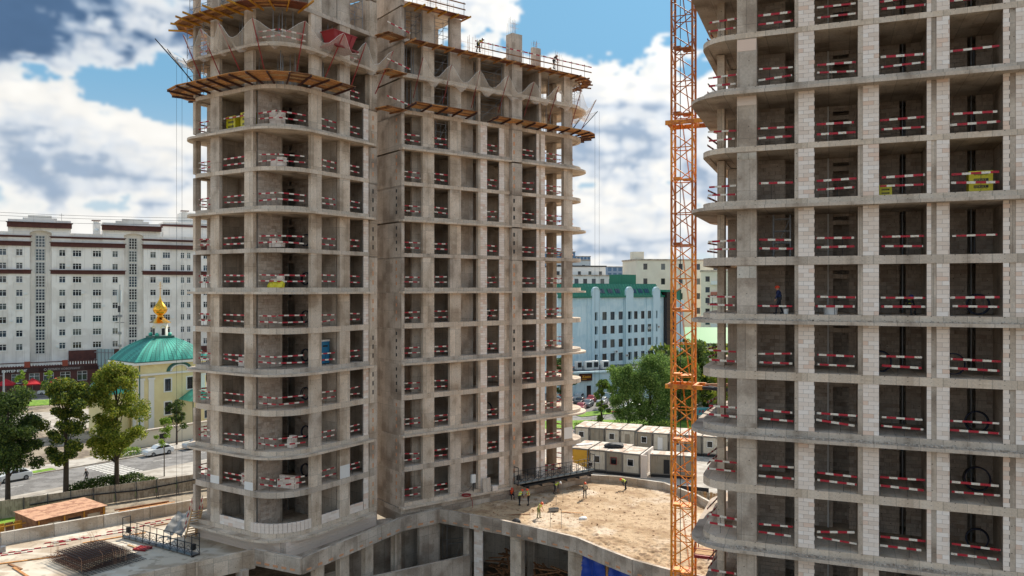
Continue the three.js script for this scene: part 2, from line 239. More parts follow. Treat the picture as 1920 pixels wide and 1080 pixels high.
// ---------- tower beside the crane ----------
const RY = (n) => 28.4 + 3.5 * n;
{
  const T = thing('unfinished_tower', 'unfinished concrete tower with pale block piers beside the orange crane mast', 'tower', FR.X, 0, -FR.D, FR.th);
  const out = (o, b = 0) => roundRect(-2.8 - o, 24, -13 - o + b, .03 + o, [3 + o, 0, 0, 2 + o]);
  const inner = roundRect(-2.4, 23.6, -12.6, -.42, [2.6, 0, 0, 1.6]);
  const slabG = extrude(out(0), .27, -.27), ringG = extrudeRing(out(.004), inner, .24, -.5), ringThin = extrudeRing(out(.004), inner, .07, -.33), ledgeG = extrude(out(.74), .2, -.57);
  for (let n = -7; n <= 6; n++) {
    const L = mod(n, 2) === 1, y = RY(n) - (!L && n >= 2 ? .17 : 0), mat = n % 3 ? M.conc : M.concGrey;
    put(T, 'floor_slab', slabG, mat, 0, y, 0); put(T, 'edge_beam', !L && n >= 2 ? ringThin : ringG, mat, 0, y, 0);
    if (L) put(T, 'ledge', ledgeG, M.concGrey, 0, y, 0);
    if (n === 6) break;
    const y0 = y, y1 = RY(n) + 3, yc = RY(n) + (L && n >= 1 ? 3.05 : 3.23);
    const box = (nm, m, x0, x1, z0, z1, b = y0, t = y1) => put(T, nm, new MB().bx(x0, x1, b, t, z0, z1), m);
    box('column', M.concGrey, -.48, .68, -.7, -.005);
    box('column', M.conc, -2.06, -1.6, -3.9, -3); box('wall', M.concGrey, -1.85, -.4, -7.5, -7);
    box('beam', M.concGrey, -2.02, -1.62, -7, -3.9, y1 - .02, yc);
    for (const [a, b] of [[2.88, 3.09], [6.39, 6.65], [10.21, 10.47], [14.06, 14.33], [18.1, 18.4]]) box('column', M.concGrey, a, b, -.5, -.04);
    for (const [a, b, s] of [[3.09, 4.01, 0], [6.65, 7.51, 0], [9.98, 10.21, 1], [10.47, 11.13, 1], [13.73, 14.06, 1], [14.33, 15.0, 1], [17.6, 18.1, 0], [18.4, 19.2, 0]]) blockPier(T, a, b, y0, y1, 0, s && n >= -5 && n <= 3);
    // rooms
    blockWall(T, 0, 2.15, y0, yc, [0, 0, -4.2, 0]); blockWall(T, 2.0, 6.4, y0, yc, [0, 0, -5.6, 0].map((v, i) => i === 2 ? -6.2 : v));
    blockWall(T, 3.6, 5.05, y0, yc, [0, 0, -5, 0]); blockWall(T, 6.0, 6.5, y0, yc, [0, 0, -5, 0]); blockWall(T, 5.05, 6.0, y0 + 2.75, yc, [0, 0, -5, 0]); blockWall(T, 5.05, 6.0, y0 + 2.2, y0 + 2.5, [0, 0, -5, 0]);
    blockWall(T, 6.7, 8.95, y0, yc, [0, 0, -5, 0]); blockWall(T, 9.3, 10.2, y0, yc, [0, 0, -5, 0]);
    blockWall(T, 10.5, 12.7, y0, yc, [0, 0, -5, 0]); blockWall(T, 13.15, 14.1, y0, yc, [0, 0, -5, 0]); blockWall(T, 14.4, 23, y0, yc, [0, 0, -5, 0]);
    for (const x of [.1, 6.55, 10.3, 14.2, 18.25]) box('partition_wall', M.concGrey, x - .12, x + .12, -6.9, -.52, y0, yc);
    box('core_wall', M.concGrey, -.02, 23.5, -7.2, -6.92, y0, yc); box('rear_sun_block', M.concGrey, .3, 23.6, -12.5, -12.2, y0, yc); box('end_sun_block', M.concGrey, .0, .25, -12.2, -7.2, y0, yc);  // closed rear and end walls added out of view to keep sun out
    put(T, 'pipe', new MB().tube(V(4.75, y0, -4.9), V(4.75, yc, -4.9), .055, 8), M.white); put(T, 'pipe', new MB().tube(V(9.12, y0, -5.05), V(9.12, yc, -5.05), .06, 8), M.steel); put(T, 'pipe', new MB().tube(V(12.92, y0, -5.05), V(12.92, yc, -5.05), .06, 8), M.steel);
  }
  put(T, 'basement_wall', new MB().bx(-1.8, 23.4, -3.2, 3.38, -12.4, -1.2), M.concGrey);
  const bays = [[.68, 2.88, 'first'], [4.01, 6.39, 'second'], [7.51, 9.98, 'third'], [11.13, 13.73, 'fourth']];
  for (let n = -6; n <= 5; n++) {
    const st = ord[n + 7];
    for (const [a, b, w] of bays) guardRail(FR, a, b, .3, RY(n) - (n >= 2 && n % 2 === 0 ? .17 : 0), `striped rails across the ${w} opening from the crane, ${st} storey up, tower beside crane`);
    const [X, Z] = FR.at(-2.75, 1.9), g = thing('guard_rail', `striped rails at rounded balcony end, ${st} storey up, tower beside the crane`, 'guard rail', X, RY(n), Z, FR.th);
    railSpan(g, V(.35, 0, .8), V(2.2, 0, 1.1), false); railSpan(g, V(.1, 0, -.6), V(.55, 0, -5.2), false);
  }
  // repair patches on the concrete
  for (const [n, y0, h, m] of [[3, 2.2, .75, M.blocks[3]], [2, 2.35, .6, M.blocks[2]], [1, 2.5, .45, M.concPale], [-1, 2.2, .75, M.concPale], [-3, 0, .3, M.concGrey]]) put(T, 'repair_patch', new MB().bx(-.47, .67, RY(n) + y0 + .02, RY(n) + y0 + h - .02, -.004, .012), m);
  // rubble left on the ledges
  for (let n = -5; n <= -1; n += 2) { const mb = new MB(); for (let k = 0; k < 420; k++) { const t = rnd(), x = t < .12 ? rr(-2.6, 0) : rr(-.5, 17), sz = rr(.03, .1); mb.box(x, RY(n) - .37 + sz * .3, rr(.12, .6) - (x < -1 ? .9 : 0), sz * rr(.7, 1.8), sz * .7, sz * rr(.7, 1.6), rr(0, 3), rr(0, 1)); }
    const m = put(scene, 'rubble', mb, M.concGrey, FR.X, 0, -FR.D, FR.th); m.userData.kind = 'stuff'; describe(m, `loose grey rubble along the projecting ledge, ${ord[n + 7]} storey, tower beside crane`, 'rubble'); }
}
// ---------- twin-block tower with timber platforms ----------
const LY = (k) => 9.04 + 3.5 * k;
const T2 = [1.54, 0, -13.8, 1.2157];
const leftTower = thing('unfinished_tower', 'tall unfinished concrete tower with rounded balconies, nets and timber decks near the top', 'tower', F1.X, 0, -F1.D, F1.th);
{
  const T = leftTower;
  const out1 = (o) => roundRect(-12.4 - o, .05 + o, -12 + (o ? 1 : 0), .05 + o, [.3, 0, 3.4 + o, 1.9 + o]), in1 = roundRect(-12, -.35, -11.6, -.35, [.2, 0, 3, 1.5]);
  const s1 = extrude(out1(0), .27, -.27), r1 = extrudeRing(out1(.004), in1, .24, -.5), l1 = extrude(out1(.72), .2, -.57);
  const out2 = (o) => roundRect(.02, 25.3 + o, -9 - o, .05 + o, [0, 3.6 + o, 3.4 + o, 0]), in2 = roundRect(.3, 24.9, -8.6, -.35, [0, 3.2, 3, 0]);
  const s2 = extrude(out2(0), .27, -.27), r2 = extrudeRing(out2(.004), in2, .24, -.5);
  const r1t = extrudeRing(out1(.004), in1, .1, -.36), r2t = extrudeRing(out2(.004), in2, .1, -.36);
  const l2a = new MB().bx(-.12, 13.1, -.57, -.37, -.3, .5).build(), l2b = extrude(roundRect(14.5, 26, -9.5, .55, [0, 4.2, 4, 0]), .2, -.57);
  for (let k = -1; k <= 13; k++) {
    const L = mod(k, 2) === 1, thin = !L && k >= 6 ? .14 : 0, y = LY(k) - thin, mat = k % 3 ? M.conc : M.concGrey;
    if (k <= 12) { put(T, 'floor_slab', s1, mat, 0, y, 0); put(T, 'edge_beam', thin ? r1t : r1, mat, 0, y, 0); if (L) put(T, 'ledge', l1, M.conc, 0, y, 0); }
    if (k <= 12) { put(T, 'floor_slab', s2, mat, T2[0], y, T2[2], T2[3]); put(T, 'edge_beam', thin ? r2t : r2, mat, T2[0], y, T2[2], T2[3]); if (L) { put(T, 'ledge', l2a, M.conc, T2[0], y, T2[2], T2[3]); put(T, 'ledge', l2b, M.conc, T2[0], y, T2[2], T2[3]); } }
    else { put(T, 'floor_slab', new MB().bx(.02, 7.1, -.27, 0, -9, .05), mat, T2[0], y, T2[2], T2[3]); }
    const y0 = y, y1 = LY(k) + 3, yc = LY(k) + (L && k >= 5 ? 3.08 : 3.23);
    const b1 = (nm, m, x0, x1, z0, z1, b = y0, t = y1) => put(T, nm, new MB().bx(x0, x1, b, t, z0, z1), m);
    const b2 = (nm, m, x0, x1, z0, z1, b = y0, t = y1) => put(T, nm, new MB().bx(x0, x1, b, t, z0, z1), m, ...T2);
    const cm = () => pick([M.conc, M.conc, M.concGrey]);
    // rounded block
    if (k <= 13) {
      b1('column', cm(), -11.56, -11.2, -.6, -.02); b1('column', cm(), -9.03, -7.8, -.32, 0); b1('column', cm(), -4.43, -3.3, -.32, 0);
      b1('column', M.concGrey, -11.7, -11.1, -2.6, -1.6);
      b1('column', cm(), -.34, 0, -4.78, -3.53); b1('column', cm(), -.34, 0, -8.32, -7.02);
      b1('wall', cm(), -.5, .12, -11.9, -10.86, y0 - .5, y0 + 3.0);
    }
    if (k <= 9) {
      blockPier(T, 10.16, 10.82, y0, y1, 0, false, [0, 0, 0, Math.PI / 2]);
      for (let j = 0; j < 3; j++) put(T, 'wall_insert', new MB().box(.121, y0 + .5 + j * .85, -11.3, .02, .42, .16), k % 4 < 2 ? M.foam : M.black);  // thin patches on the fin
      blockWall(T, .5, 2.9, y0, yc, [-3.2, 0, 0, Math.PI / 2]); b1('partition_wall', M.concGrey, -9.2, -3.4, -3.3, -3.0, y0, yc);
      blockWall(T, -9, -6, y0, yc, [0, 0, -6.2, 0]); blockWall(T, -5, -3, y0, yc, [0, 0, -6.2, 0]); blockWall(T, -6, -5, y0 + 2.3, y0 + 2.55, [0, 0, -6.2, 0]); blockWall(T, -6, -5.9, y0 + 2.55, yc, [0, 0, -6.2, 0]); blockWall(T, -5.4, -5, y0 + 2.55, yc, [0, 0, -6.2, 0]);
      blockWall(T, 6.2, 11.6, y0, yc, [-3, 0, 0, Math.PI / 2]);
      for (const [px, pz] of [[-1.1, -8.7], [-1.1, -8.95], [-1.2, -9.2]]) put(T, 'pipe', new MB().tube(V(px, y0, pz), V(px, yc, pz), .055, 8), M.white);
    } else b1('partition_wall', M.concGrey, -9.2, -3.4, -5.3, -5.0, y0, yc);
    b1('partition_wall', M.concGrey, -9.05, -8.85, -3.0, -.33, y0, yc); b1('end_sun_block', M.concGrey, -9.4, -9.15, -11.5, -3.0, y0, yc); b1('core_wall', M.concGrey, -9.2, -.6, -7.4, -7.2, y0, yc); b1('rear_sun_block', M.concGrey, -9.2, -.5, -11.8, -11.5, y0, yc); b1('beam', M.concGrey, -11.6, -11.2, -1.6, -.6, y1 - .05, yc);  // rear and end walls are unseen additions that keep these rooms dark
    if (k === -1) { for (const [x0, x1, f] of [[-7.8, -4.43, 0], [4.8, 7.0, 1], [8.35, 10.1, 1]]) blockPier(T, x0, x1, y0, y0 + .8, -.03, false, f ? [0, 0, 0, Math.PI / 2] : [0, 0, 0, 0]);
      const cs = new MB(); for (let j = 0; j <= 14; j++) { const a = j / 14 * Math.PI / 2, a2 = a + .09; for (let c = 0; c < 3; c++) cs.box(-3.35 + 3.3 * Math.sin(a) , y0 + .14 + c * .27, -3.35 + 3.3 * Math.cos(a), .345, .258, .2, a); } put(T, 'curved_parapet', cs, M.blocks[0]); }
    // straight block
    if (k === 12) { b2('column', M.concGrey, 13.14, 14.5, -.6, .5, y0, y0 + 2.9); b2('column', cm(), 16.4, 17.5, -.4, 0, y0, y0 + 2.1); }
    b2('wall', M.concGrey, -.06, .26, -9, .1, y0 - .5, y0 + 2.985);
    if (k <= 11 || k === 12) {
      b2('column', cm(), 2.4, 3.72, -.4, 0); b2('column', cm(), 5.6, 6.92, -.4, 0);
      b2('wall', M.concGrey, 1.89, 3.2, -1.6, -1.3, y0, yc);
      b2('core_wall', M.concGrey, .26, k < 12 ? 18 : 7, -4.8, -4.5, y0, yc);
    }
    if (k <= 11) {
      b2('column', cm(), 9.09, 9.36, -.4, 0); b2('column', cm(), 12.49, 13.13, -.4, 0); b2('wall', M.concGrey, 6.5, 9.3, -1.6, -1.3, y0, yc);
      b2('column', M.concGrey, 13.14, 14.5, -.6, .5, y0 - .5, y0 + 2.99);
      b2('column', cm(), 17.26, 17.49, -.4, 0); b2('column', cm(), 20.92, 22.2, -.5, -.02); b2('column', cm(), 22.1, 22.7, -4.6, -3.4); b2('column', cm(), 23.5, 24, -3, -2.2); b2('column', M.conc, 19.2, 20.2, -8.4, -8);
      b2('wall', M.concGrey, 17.6, 17.9, -8.5, -.4, y0, yc); b2('rear_sun_block', M.concGrey, .3, 17.9, -8.8, -8.5, y0, yc);  // closed rear wall added unseen so sun stays out of the rooms
      if (k <= 9) { for (const [a, b] of [[9.36, 10.2], [11.8, 12.46], [16.9, 17.24], [17.52, 18.1]]) blockPier(T, a, b, y0, y1, .01, false, T2);
        for (let j = 0; j < 3; j++) put(T, 'wall_insert', new MB().box(13.4, y0 + .5 + j * .9, .505, .2, .42, .02), k % 4 < 2 ? M.foam : M.black, ...T2);
        for (let j = 0; j < 4; j++) put(T, 'wall_insert', new MB().box(-.066, y0 + .4 + j * .7, -.9, .02, .32, .22), k % 4 < 2 ? M.foam : M.black, ...T2); }  // pylon and side wall patches switch between orange and black by storey
      put(T, 'pipe', new MB().tube(V(15.3, y0, -1.2), V(15.3, yc, -1.2), .06, 8), M.steelDark, ...T2);
    }
  }
  for (const [x0, x1] of [[-9.02, -7.81], [-4.42, -3.31]]) put(T, 'repair_patch', new MB().bx(x0, x1, LY(0) + .02, LY(0) + .72, -.004, .012), M.white); put(T, 'repair_patch', new MB().bx(-.004, .012, LY(0) + .02, LY(0) + 1.2, -8.3, -7.04), M.white); put(T, 'repair_patch', new MB().bx(20.94, 22.18, LY(0) + .3, LY(0) + 1.6, -.024, -.008), M.white, ...T2);
  // lower plinths
  const pl = new MB(); pl.bx(-12, .0, 3.5, LY(-1) - .57, -12, -.6); put(T, 'plinth', pl, M.oldBlock);
  const pb = new MB(); for (const b of blockRect([], -12, -.6, 3.55, 4.95, -.58, .1, .6, .28)) pb.bx(b[0], b[1], b[2], b[3], -.62, rr(-.58, -.565)); for (const b of blockRect([], .7, 11.8, 3.55, 4.95, 0, .1, .6, .28)) pb.box(-.0 + rr(-.01, .01), (b[2] + b[3]) / 2, -(b[0] + b[1]) / 2, .08, b[3] - b[2], b[1] - b[0]); put(T, 'blockwork', pb, M.blocks[2]).userData.kind = 'stuff';
  put(T, 'plinth', new MB().bx(-.1, 24.6, 3.4, LY(-1) - .57, -8, .1), M.concGrey, ...T2); put(T, 'plinth', new MB().bx(-.1, 24.8, 3.4, 4.5, -8, .25), M.concGrey, ...T2);
}
// rails of this tower
for (let k = -1; k <= 11; k++) {
  const st = ord[k + 2], y = LY(k) - (k >= 6 && k % 2 === 0 ? .14 : 0);
  if (k >= 0) {
    if (k !== 10 && k !== 11) guardRail(F1, -7.8, -4.43, .4, y, `striped rails between the two flat piers, ${st} storey up, rounded tower front`);
    const [X, Z] = F1.at(-3.3, .5), g = thing('guard_rail', `striped rails around the rounded corner, ${st} storey up, tower with timber decks`, 'guard rail', X, y, Z, F1.th);
    railSpan(g, V(.1, 0, 0), V(2.2, 0, -.25), false); railSpan(g, V(2.15, 0, -.3), V(2.95, 0, -2.8), false);
    const [X2, Z2] = F1.at(-12, .5), g2 = thing('guard_rail', `striped rails at the far curved end, ${st} storey up, tower with timber decks`, 'guard rail', X2, y, Z2, F1.th); railSpan(g2, V(.1, 0, .1), V(2.9, 0, .25), false); railSpan(g2, V(.05, 0, 0), V(.2, 0, -2.6), false);
    guardRail(F1R, 4.8, 7.0, .4, y, `striped rails beside the first side pier, ${st} storey up, rounded tower block`);
    guardRail(F1R, 8.35, 10.1, .4, y, `striped rails beside the white pipes, ${st} storey up, rounded tower block`);
  }
  if (k <= 9 && k >= -1) {
    guardRail(F2, .26, 2.4, .35, y, `striped rails in the opening next to the dark side wall, ${st} storey up`);
    guardRail(F2, 3.72, 5.6, .35, y, `striped rails between the two wide piers of the straight block, ${st} storey up`);
    if (k >= 0) guardRail(F2, 10.2, 11.8, .35, y, `striped rails between the narrow pale block piers, ${st} storey up`);
    if (k >= 0) guardRail(F2, 14.5, 16.9, .35, y, `striped rails beyond the dark pylon, ${st} storey up, straight tower block`);
    const [X, Z] = F2.at(18.2, .4), g = thing('guard_rail', `striped rails round the open balcony end, ${st} storey up, straight tower block`, 'guard rail', X, y, Z, F2.th);
    railSpan(g, V(0, 0, 0), V(2.7, 0, 0), false); railSpan(g, V(4.2, 0, -.1), V(6.2, 0, -2), false); railSpan(g, V(6.3, 0, -2.1), V(5.6, 0, -6.2), false); railSpan(g, V(.4, 0, -7.6), V(5, 0, -7.3), false);
  }
}
// ---------- podium between the towers ----------
const podiumFront = [[-17.17, 64.35], [-10.56, 75.9], [-7.23, 78.65], [-4.0, 76.75], [-.86, 74.85], [2.4, 72.4], [5.75, 69.72], [7.68, 66.86], [9.85, 63.97], [12.42, 61.67], [16.5, 59.2], [22, 57.6], [30, 56.8]];
const podiumBack = [[7.4, 92.4], [12.3, 91.2], [17, 88.3], [19.5, 83], [20.8, 78], [24, 71], [30, 66]];
const asPlan = (pts) => pts.map(([x, d]) => [x, -d]);
function wallRun(parent, name, pts, y0, y1, t, mat, maxLen = 4) { // one panel mesh per stretch, butted end to end
  for (let k = 1; k < pts.length; k++) { const a = pts[k - 1], b = pts[k], L = Math.hypot(b[0] - a[0], b[1] - a[1]), n = Math.max(1, Math.round(L / maxLen));
    for (let j = 0; j < n; j++) { const p = (q) => V(a[0] + (b[0] - a[0]) * q, 0, -(a[1] + (b[1] - a[1]) * q)), A = p(j / n + .002), B = p((j + 1) / n - .002); A.y = B.y = (y0 + y1) / 2; put(parent, name, new MB().beam(A, B, t, y1 - y0), mat); } }
}
const podium = thing('podium_building', 'low concrete podium with open bays below and a soil covered roof', 'podium', 0, 0, 0);
{
  const P = podium;
  wallRun(P, 'parapet', podiumFront, 3.15, 4.5, .3, M.concGrey, 3.6);
  wallRun(P, 'parapet', podiumBack, 3.2, 4.75, .3, M.concPale, 4);
  const roofPts = [...podiumFront.slice(2), [30, 66], ...podiumBack.slice().reverse().slice(1), [-7.3, 80.2]];
  put(P, 'roof_slab', extrude(asPlan(roofPts), .5, 3.2), M.concGrey);
  put(P, 'roof_slab', extrude(asPlan([[-17.17, 64.5], [-10.6, 75.9], [-7.3, 78.7], [-8, 80.5], [-14, 77.5], [-22, 67], [-21.69, 66.6]]), .4, 3.25), M.concGrey);
  for (let k = 1; k < podiumFront.length - 2; k++) { const a = podiumFront[k - 1], b = podiumFront[k], L = Math.hypot(b[0] - a[0], b[1] - a[1]); for (let s = .7; s < L - .3; s += 1.3) { const t = s / L, x = a[0] + (b[0] - a[0]) * t, d = a[1] + (b[1] - a[1]) * t, ry = Math.atan2(b[1] - a[1], b[0] - a[0]); put(P, 'wall_insert', new MB().box(0, 0, .152, rr(.4, .6), rr(.12, .2), .03), M.foam, x, 3.42 + rr(-.03, .03), -d, ry); } }
  const col2 = (x, d, w, dp, ry, m = M.conc, nm = 'column') => put(P, nm, new MB().bx(-w / 2, w / 2, -3.2, 3.2, -dp, 0), m, x, 0, -d, ry);
  const rcd = Math.atan2(11.55, 6.61), rde = Math.atan2(2.75, 3.33), ref = Math.atan2(-3.8, 6.37), rfg = Math.atan2(-5.13, 6.61), rgh = Math.atan2(-2.86, 1.93);
  for (const [x, d, w] of [[-16.3, 66.9, 1.1], [-14.76, 69.6, 1.2], [-13.1, 72.5, 1.1], [-11.0, 76.2, 1.0]]) col2(x, d, w, .5, rcd);
  col2(-8.2, 78.5, 2.4, .4, rde, M.concGrey, 'wall'); col2(-4.5, 77.6, .7, .5, ref, M.concGrey); col2(-.15 + .5, 74.5, 1.3, .6, rfg); col2(5.62, 70.4, 1.5, .6, rfg);
  blockPier(P, -.5, .5, -3.2, 3.2, 0, false, [-3.28, 0, -76.88, ref]); blockPier(P, -.9, 2.2, -3.2, 3.1, 0, false, [10.6, 0, -64.2, Math.atan2(-2.6, 2.4)]);
  // inside of the ground storey
  for (const [x0, d0, x1, d1] of [[-16.5, 74, -4, 86], [-4, 86, 8, 82], [8, 82, 22, 70]]) { const A = V(x0, 0, -d0), B = V(x1, 0, -d1); put(P, 'inner_wall', new MB().beam(A, B, .25, 6.4), M.concGrey); }
  for (const [x, d] of [[2, 79], [7, 75], [-9, 82], [12, 70], [16, 64]]) col2(x, d, .6, .6, .4, M.concGrey);
  put(P, 'ramp_wall', new MB().beam(V(-14, -1.3, -70.5), V(-4.2, -1.3, -77.2), .3, 3.4), M.concGrey);
}
{ // soil on the podium roof
  const sh = [...podiumFront.slice(2), [30, 66], ...podiumBack.slice().reverse().slice(1), [5.2, 91], [-8.1, 80.3]];
  const inside = (x, d) => { let c = false; for (let i = 0, j = sh.length - 1; i < sh.length; j = i++) { const [xi, yi] = sh[i], [xj, yj] = sh[j]; if ((yi > d) !== (yj > d) && x < (xj - xi) * (d - yi) / (yj - yi) + xi) c = !c; } return c; };
  const g = new THREE.PlaneGeometry(42, 38, 420, 380); g.rotateX(-Math.PI / 2); g.translate(11, 0, -75);
  const pa = g.attributes.position, uv = g.attributes.uv, keep = [];
  for (let i = 0; i < pa.count; i++) { const x = pa.getX(i), z = pa.getZ(i), rough = sstep(2, -8, -z - 76 + (x - 6) * .4) ; pa.setY(i, 3.98 + (fbm(x * .35, z * .35, 3, 0, 700) - .5) * .22 + (fbm(x * 2.2, z * 2.2, 3, 0, 701) - .5) * (.07 + .34 * rough) + rough * .2 + (vnoise(x * 7, z * 7, 0, 702) - .5) * .035); uv.setXY(i, x, z); }
  const ix = g.index.array; for (let i = 0; i < ix.length; i += 3) { const x = (pa.getX(ix[i]) + pa.getX(ix[i + 1]) + pa.getX(ix[i + 2])) / 3, d = -(pa.getZ(ix[i]) + pa.getZ(ix[i + 1]) + pa.getZ(ix[i + 2])) / 3; if (inside(x, d)) keep.push(ix[i], ix[i + 1], ix[i + 2]); }
  g.setIndex(keep); g.computeVertexNormals();
  const soilTex = makeTex(1024, 14, (u, v) => { const n = fbm(u * 9, v * 9, 6, 9, 720), m = fbm(u * 40, v * 40, 4, 40, 721), q = fbm(u * 5, v * 5, 4, 5, 722), w = vnoise(u * 150, v * 150, 150, 723); let c = mix3(RGB(190, 164, 132), RGB(164, 136, 104), sstep(.42, .7, n)); c = mix3(c, RGB(214, 198, 178), sstep(.5, .75, q) * .7); c = mix3(c, RGB(132, 102, 78), sstep(.56, .75, m) * .5); if (w > .93) c = mix3(c, RGB(92, 70, 54), .7); return c; });
  structure('soil_roof_ground', g, std({ map: soilTex, bumpMap: bumpNoise, bumpScale: .03, roughness: 1 }));
}
// ---------- sunlit terrace ----------
const terrace = thing('terrace_deck', 'pale concrete terrace deck with low parapets in front of the rounded tower', 'terrace', 0, 0, 0);
{
  const near = [[-21.69, 66.58], [-29.33, 60.3], [-38, 53.2], [-50, 43.4]], far = [[-66, 52.6], [-45.59, 70.29], [-32.89, 81.27], [-24, 89]];
  put(terrace, 'deck_slab', extrude(asPlan([...near.slice().reverse(), [-18, 68.5], [-16, 74], [-20, 86], ...far.slice().reverse()]), .5, 3.08), std({ map: makeTex(1024, 16, (u, v) => { const n = fbm(u * 5, v * 5, 5, 5, 760), m = fbm(u * 30, v * 30, 3, 30, 761), q = fbm(u * 3, v * 10, 3, 0, 764); let c = mix3(RGB(206, 192, 172), RGB(176, 158, 136), sstep(.45, .65, n)); c = mix3(c, RGB(224, 216, 202), sstep(.55, .75, q) * .6); return mix3(c, RGB(150, 132, 112), sstep(.6, .78, m) * .5); }), bumpMap: bumpNoise, bumpScale: .01 }));
  wallRun(terrace, 'parapet', near, 2.9, 4.5, .3, M.conc, 4.5); wallRun(terrace, 'parapet', far, 2.4, 4.7, .35, M.concPale, 4.5);
  wallRun(terrace, 'parapet', [[-17.17, 64.35], [-21.69, 66.58]], 3.15, 4.5, .3, M.concGrey, 3); for (let j = 0; j < 5; j++) put(terrace, 'wall_insert', new MB().box(0, 0, .152, .5, .18, .03), M.foam, -17.9 - j * .82, 3.45, -64.7 - j * .4, -Math.atan2(2.23, 4.52));
  for (const [x, d] of [[-22.5, 65], [-27, 61.4], [-32, 57.5]]) put(terrace, 'column', new MB().bx(-.5, .5, -3.2, 3.08, -.3, .3), M.concGrey, x, 0, -d - .8, -.69);
}
// ---------- ground, street ----------
{
  const asphalt = makeTex(512, 9, (u, v) => { const n = fbm(u * 6, v * 6, 5, 6, 800), m = fbm(u * 60, v * 60, 2, 60, 801); return mix3(mix3(RGB(132, 128, 124), RGB(108, 104, 100), sstep(.4, .65, n)), RGB(150, 146, 140), sstep(.55, .8, m) * .5); });
  const dirt = makeTex(512, 12, (u, v) => { const n = fbm(u * 6, v * 6, 5, 6, 810), m = fbm(u * 40, v * 40, 3, 40, 811); return mix3(mix3(RGB(150, 136, 116), RGB(112, 98, 82), sstep(.42, .62, n)), RGB(176, 160, 136), sstep(.55, .75, m) * .6); });
  const pave = makeTex(512, 8, (u, v) => { const n = fbm(u * 6, v * 6, 4, 6, 820), m = fbm(u * 50, v * 50, 2, 50, 821); return mix3(RGB(186, 178, 166), RGB(158, 148, 136), sstep(.4, .65, n) * .8 + m * .2); });
  const flat = (w, h) => { const g = new THREE.PlaneGeometry(w, h); g.rotateX(-Math.PI / 2); const p = g.attributes.position, t = g.attributes.uv; for (let i = 0; i < p.count; i++) t.setXY(i, p.getX(i), p.getZ(i)); return g; };
  { // open ground with the excavated yard left out
    const pit = [[-60, 6], [60, 6], [60, 58], [22, 70], [8, 82], [-4, 86], [-16.5, 74], [-32, 60], [-60, 34]], sh = new THREE.Shape([[-1800, -400], [1800, -400], [1800, 2600], [-1800, 2600]].map(([x, d]) => new THREE.Vector2(x, d))); sh.holes.push(new THREE.Path(pit.map(([x, d]) => new THREE.Vector2(x, d))));
    const g = new THREE.ShapeGeometry(sh); g.rotateX(-Math.PI / 2); structure('ground', g, std({ map: dirt }), 0, -.012, 0);
    structure('yard_ground', flat(130, 100), std({ map: dirt, color: col(210, 206, 200) }), 0, -3.2, -45);
    const bank = new MB(); for (let k = 0; k < pit.length; k++) { const a = pit[k], b = pit[(k + 1) % pit.length]; bank.quad(V(a[0], -3.2, -a[1]), V(b[0], -3.2, -b[1]), V(b[0], -.012, -b[1]), V(a[0], -.012, -a[1])); } structure('retaining_wall', bank, std({ map: texConcGrey, side: THREE.DoubleSide }));
  }
  const strip = (name, x0, d0, len, w, y, mat, up = 0) => { // along the street direction (.6, .8)
    const th = Math.atan2(.8, .6), g = up ? new MB().bx(-len / 2, len / 2, 0, y, -w / 2, w / 2).build() : flat(len, w); return structure(name, g, mat, x0, up ? 0 : y, -d0, th); };
  const along = (n, s) => [.8 * n + .6 * s, -.6 * n + .8 * s];         // street coordinates: n across, s along
  const A = (n, s) => along(n, s);
  const road = std({ map: asphalt, bumpMap: bumpNoise, bumpScale: .004 }), walk = std({ map: pave });
  { const [x, d] = A(-116, 62); strip('road', x, d, 160, 10.5, .004, road); }
  { const [x, d] = A(-106.4, 62); strip('pavement', x, d, 160, 8.6, .12, walk, 1); }
  { const [x, d] = A(-124, 62); strip('pavement', x, d, 160, 5, .12, walk, 1); }
  const white = std({ map: makeTex(128, 2, (u, v) => mix3(RGB(226, 222, 212), RGB(170, 164, 156), sstep(.5, .75, fbm(u * 12, v * 12, 3, 12, 840)))), roughness: .8 });
  for (let k = 0; k < 9; k++) { const [x, d] = A(-111.6 - k * 1.08, 57.4); structure('road_marking', flat(4, .5), white, x, .009, -d, Math.atan2(.8, .6)); }
  for (let k = 0; k < 9; k++) { const [x, d] = A(-116.2, 30 + (k < 3 ? k * 7 : 14 + k * 7)); structure('road_marking', flat(3, .14), white, x, .009, -d, Math.atan2(.8, .6)); }
  // boulevard before the apartment block
  structure('road', flat(260, 16), road, -100, .006, -200, .45);
  structure('plaza_pavement', flat(120, 26), walk, -92, .004, -158, .5);
  const lawnMat = std({ map: makeTex(256, 5, (u, v) => { const n = fbm(u * 10, v * 10, 4, 10, 860), m = vnoise(u * 90, v * 90, 90, 861); return mix3(mix3(RGB(118, 150, 44), RGB(84, 120, 32), sstep(.4, .65, n)), RGB(150, 176, 70), m * .3); }), roughness: 1 });
  M.lawn = lawnMat;
  structure('lawn', new MB().bx(-32, 32, -.2, .1, -5, 5), lawnMat, -107, 0, -183, .45);
  { const [x, d] = A(-99.6, 64); strip('lawn', x, d, 60, 3.2, .14, lawnMat, 1); }
  { const [x, d] = A(-122.6, 46); strip('lawn', x, d, 12, 1.6, .16, lawnMat, 1); }
  // car park and lawn beyond the cabins
  structure('road', flat(90, 62), road, 34, .005, -178, .2);
  for (const [x, d, w, h, r] of [[20, 168, 16, 4.5, .55], [14, 153, 26, 9, .1], [36, 152, 20, 10, -.2], [16, 196, 14, 3, .3]]) structure('lawn', new MB().bx(-w / 2, w / 2, -.2, .12, -h / 2, h / 2), lawnMat, x, 0, -d, r);
  structure('asphalt_pavement', flat(60, 40), walk, 18, .003, -120, .1);
}
